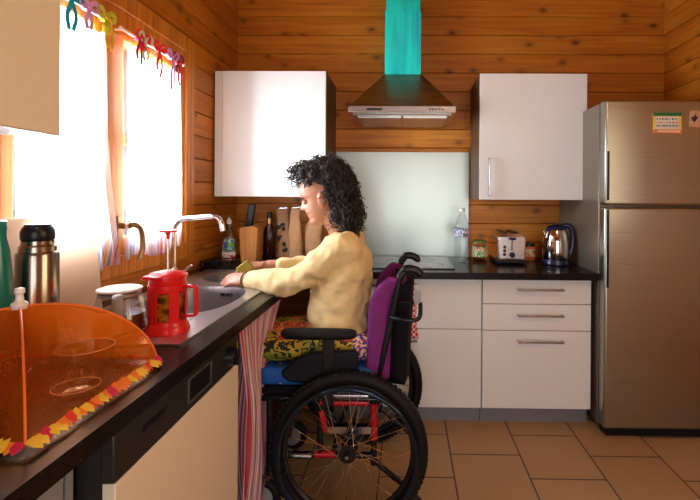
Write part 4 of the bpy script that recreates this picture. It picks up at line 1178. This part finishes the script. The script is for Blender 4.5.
def bake(mb, name, mat, parent, voxel, smooth_it, disp=None, smf=.5):
    o = mb.build('tmp', mat, parent)
    q = o.modifiers.new('rm', 'REMESH'); q.mode = 'VOXEL'; q.voxel_size = voxel; q.use_smooth_shade = True
    if smooth_it:
        q = o.modifiers.new('sm', 'SMOOTH'); q.iterations = smooth_it; q.factor = smf
    if disp:
        for (sc, st, seed) in disp:
            tx_ = bpy.data.textures.new('folds', 'CLOUDS'); tx_.noise_scale = sc; tx_.noise_depth = 1
            q = o.modifiers.new('dp', 'DISPLACE'); q.texture = tx_; q.strength = st; q.mid_level = .5; q.texture_coords = 'LOCAL'
    dg = bpy.context.evaluated_depsgraph_get()
    me = bpy.data.meshes.new_from_object(o.evaluated_get(dg))
    old = o.data; bpy.data.objects.remove(o)
    bpy.data.meshes.remove(old)
    for p in me.polygons: p.use_smooth = True
    me.materials.clear(); me.materials.append(mat)
    ob = bpy.data.objects.new(name, me); COL.objects.link(ob); ob.parent = parent; ORG[ob] = ORG[parent]
    me.name = name
    return ob
bd = bake(body, 'body', M['skin'], ps, .0038, 2)
# face details
for s in (-1, 1):
    e = MB().ell(H(.0705, .001, s*.030), (.0115, .0115, .0115), nu=16, nv=12).build('eye', pm('eyelid_skin', (.46, .20, .14), .5), bd)
    m = MB(); m.tube([H(.078 - .12*abs(a-.030), -.0045 - .0*a, s*a) for a in (.019, .024, .030, .036, .042)], [.0018, .0026, .0030, .0030, .0020], n=6)
    m.build('eyelash', M['brow'], bd)
    m = MB(); m.tube([H(.0925 - abs(a-.02)*.40, .0195 + .004*math.sin((a-.012)*60), s*a) for a in (.012, .020, .030, .040, .048)], [(.004, .004), (.0055, .004), (.0055, .004), (.0045, .004), (.002, .002)], n=6)
    m.build('eyebrow', M['brow'], bd)
m = MB()
m.tube([H(.0865-abs(a)*.55, -.0475 - abs(a)*.12, a) for a in (-.022, -.014, -.006, 0, .006, .014, .022)], [.001, .003, .0042, .004, .0042, .003, .001], n=8)
m.tube([H(.0850-abs(a)*.55, -.0600 + abs(a)*.18, a) for a in (-.021, -.013, -.006, 0, .006, .013, .021)], [.001, .0036, .0048, .005, .0048, .0036, .001], n=8)
m.build('lips', M['lips'], bd)
MB().torus(NW + V(-.004, .002, -.001), (NE-NW).normalized(), .0300, .0032, 32, 8).build('bracelet', M['brass'], ps)
# cardigan
cd = MB()
torso(cd, .013, .645, 1.08)
limb(cd, [NS + V(.004, .012, .004), NE + V(0, 0, -.002), NW + (NE-NW).normalized()*.026], [.074, .058, .038])
limb(cd, [FS + V(.004, -.012, .004), FE, FW + (FE-FW).normalized()*.055], [.074, .056, .037])
cdo = bake(cd, 'cardigan', M['cardigan'], ps, .0055, 4, [(.11, .034, 1), (.048, .016, 2)])
# hem and cuff ribbing
for k in range(4):
    MB().ell((-.408+.003*k, 1.86, .70 + .075*k), (.006, .006, .006), nu=10, nv=8).build('button', M['brow'], cdo)
# skirt: over the lap, falling in front of the shins
sk = MB()
rings = []
for x, zc, hy, hz in ((-.135, .635, .17, .060), (-.20, .638, .192, .066), (-.30, .638, .198, .064), (-.45, .634, .198, .060), (-.58, .630, .195, .058), (-.68, .622, .188, .054), (-.728, .605, .175, .036)):
    rings.append([Vector((x, 1.9 + hy*abs(math.cos(a))**.6*math.copysign(1, math.cos(a)), zc + hz*abs(math.sin(a))**.7*math.copysign(1, math.sin(a)))) for a in [2*PI*k/36 for k in range(36)]])
sk.rings(rings)
rings = []
for z, xc, hx, hy in ((.61, -.665, .07, .178), (.50, -.68, .07, .185), (.36, -.69, .075, .195), (.30, -.69, .075, .2)):
    rings.append([Vector((xc + hx*math.cos(a), 1.9 + hy*abs(math.sin(a))**.7*math.copysign(1, math.sin(a)), z)) for a in [2*PI*k/36 for k in range(36)]])
sk.rings(rings)
bake(sk, 'skirt', M['floral'], ps, .007, 4, [(.06, .016, 1)])
for y1 in (1.80, 2.0):
    m = MB(); m.rings([[Vector((x, y1 + hy*math.cos(a), .117 + hz + hz*math.sin(a))) for a in [2*PI*k/20 for k in range(20)]] for x, hy, hz in ((-.655, .018, .02), (-.67, .034, .036), (-.74, .037, .034), (-.81, .042, .026), (-.86, .036, .020), (-.885, .016, .012))])
    m.build('shoe', M['blackfab'], ps, subsurf=1)

# hair: a lumpy cap and many coiled locks in one mesh
hr = MB(); rnd = random.Random(11)
BL = [((-.345, 1.9, 1.334), (.095, .092, .078)), ((-.290, 1.9, 1.262), (.068, .092, .110)), ((-.258, 1.9, 1.175), (.055, .095, .075)), ((-.425, 1.9, 1.352), (.060, .074, .034))]
for c, r in BL:
    rings = []
    for i in range(1, 20):
        th = PI*i/20
        ring = []
        for k in range(36):
            d = Vector((math.sin(th)*math.cos(2*PI*k/36), math.sin(th)*math.sin(2*PI*k/36), -math.cos(th)))
            j = 1 + .10*mnoise.noise(d*4 + Vector(c)*9)
            ring.append(Vector((c[0]+r[0]*d.x*j*.93, c[1]+r[1]*d.y*j*.93, c[2]+r[2]*d.z*j*.93)))
        rings.append(ring)
    hr.rings(rings)
def curl(p, d, L, rad, turns, thick):
    d = Vector(d).normalized(); u = d.orthogonal().normalized(); w = d.cross(u); n_ = int(turns*9)+4
    ph = rnd.uniform(0, 6.3); pts = []; rs = []
    for i in range(n_):
        t_ = i/(n_-1); a = ph + turns*2*PI*t_
        q = Vector(p) + d*(L*t_) + Vector((0, 0, -.35*L*t_*t_))
        rr_ = rad*(.55 + .6*math.sin(PI*min(1, t_*1.15)))
        pts.append(q + u*(rr_*math.cos(a)) + w*(rr_*math.sin(a))); rs.append(thick*(1 - .5*t_))
    hr.tube(pts, rs, n=5)
cnt = [300, 320, 260, 170]
for (c, r), m_ in zip(BL, cnt):
    k = 0
    while k < m_:
        d = Vector((rnd.gauss(0, 1), rnd.gauss(0, 1), rnd.gauss(0, 1))).normalized()
        p = Vector((c[0]+r[0]*d.x*.95, c[1]+r[1]*d.y*.95, c[2]+r[2]*d.z*.95))
        loc = p - HC; f = loc.dot(HF); u = loc.dot(HU)
        if u < .050 and f > .035: k += .2; continue            # leave the face free
        if u < .060 and f > -.045 and abs(loc.y) > .04 and u > -.075: k += .2; continue   # and the ear
        if p.z < 1.10: k += .5; continue
        nd = Vector((d.x/r[0], d.y/r[1], d.z/r[2])).normalized()
        dirv = nd*.75 + Vector((.22, 0, -.65)) + Vector((rnd.uniform(-.5, .5), rnd.uniform(-.5, .5), rnd.uniform(-.3, .3)))
        if u > .07: dirv = nd*.8 + Vector((rnd.uniform(-.8, .8), rnd.uniform(-.8, .8), rnd.uniform(-.4, .1)))
        if f > .05: dirv = nd*.7 + Vector((-.5, rnd.uniform(-.7, .7), -.25))
        curl(p, dirv, rnd.uniform(.024, .055), rnd.uniform(.006, .013), rnd.uniform(1.2, 2.6), rnd.uniform(.0020, .0036)); k += 1
hr.build('hair', M['hair'], bd, sharp=80)

# sponge held in the far hand
m = MB(); m.M = Matrix.Translation((-.752, 2.030, .906)) @ Matrix.Rotation(R(12), 4, 'Z') @ Matrix.Rotation(R(-38), 4, 'Y')
m.box(-.033, .033, -.017, .017, -.027, .027)
tag(m.build('sponge', M['sponge'], bevel=.005), 'olive scrubbing sponge held in the woman\'s far hand', 'sponge')

# ------------------------------------------------------------------ light
def area(name, loc, rot, sx, sy, power, col):
    L = bpy.data.lights.new(name, 'AREA'); L.shape = 'RECTANGLE'; L.size = sx; L.size_y = sy; L.energy = power; L.color = col
    o = bpy.data.objects.new(name, L); COL.objects.link(o); o.location = loc; o.rotation_euler = rot; return o
area('window_daylight', (-1.62, 1.735, 1.50), (0, R(-90), 0), 1.15, 1.15, 190, (.84, .92, 1.0))
area('door_fill', (.40, YR-.45, 1.2), (R(90), 0, 0), 1.9, 2.0, 54, (.96, .95, .96))  # fill light added outside the made-up rear door
area('side_warm_fill', (XR+.45, .4, 1.5), (0, R(90), 0), 1.1, 1.4, 27, (1.0, .74, .44))  # warm fill added outside the made-up right-wall window
L = bpy.data.lights.new('ceiling_lamp', 'AREA'); L.shape = 'DISK'; L.size = .45; L.energy = 8; L.color = (1.0, .66, .34)
o = bpy.data.objects.new('ceiling_lamp', L); COL.objects.link(o); o.location = (.7, .3, ZC-.05)
wd = bpy.data.worlds.new('sky'); scene.world = wd; wd.use_nodes = True
nt = wd.node_tree; nt.nodes.clear()
bg = nt.nodes.new('ShaderNodeBackground'); out = nt.nodes.new('ShaderNodeOutputWorld')
sky = nt.nodes.new('ShaderNodeTexSky'); sky.sky_type = 'HOSEK_WILKIE'; sky.turbidity = 4; sky.sun_direction = Vector((.3, -.5, .8)).normalized()
nt.links.new(sky.outputs[0], bg.inputs[0]); bg.inputs[1].default_value = 1.2
nt.links.new(bg.outputs[0], out.inputs[0])

# ------------------------------------------------------------------ camera
F = 435.0
cam = bpy.data.cameras.new('camera'); co = bpy.data.objects.new('camera', cam); COL.objects.link(co); scene.camera = co
cam.sensor_fit = 'HORIZONTAL'; cam.sensor_width = 36; cam.lens = F/700*36; cam.clip_start = .02
co.location = (0, 0, 1.25)
rotm = Matrix.Rotation(R(.8), 3, 'Z') @ Matrix.Rotation(R(90), 3, 'X') @ Matrix.Rotation(R(.35), 3, 'Z')
co.rotation_euler = rotm.to_euler()
d = rotm.inverted() @ Vector((0, 1, 0)); uu, vv = d.x/-d.z, d.y/-d.z
ppx, ppy = 406 - F*uu, 196 + F*vv
cam.shift_x = (350 - ppx)/700; cam.shift_y = (ppy - 250)/700

vs = scene.view_settings
scene.display_settings.display_device = 'sRGB'
vs.view_transform = 'Standard'; vs.look = 'None'; vs.gamma = 1; vs.use_curve_mapping = False
vs.exposure = 0.42
scene.cycles.max_bounces = 8; scene.cycles.transparent_max_bounces = 16
scene.cycles.use_denoising = True
scene.cycles.sample_clamp_indirect = 6
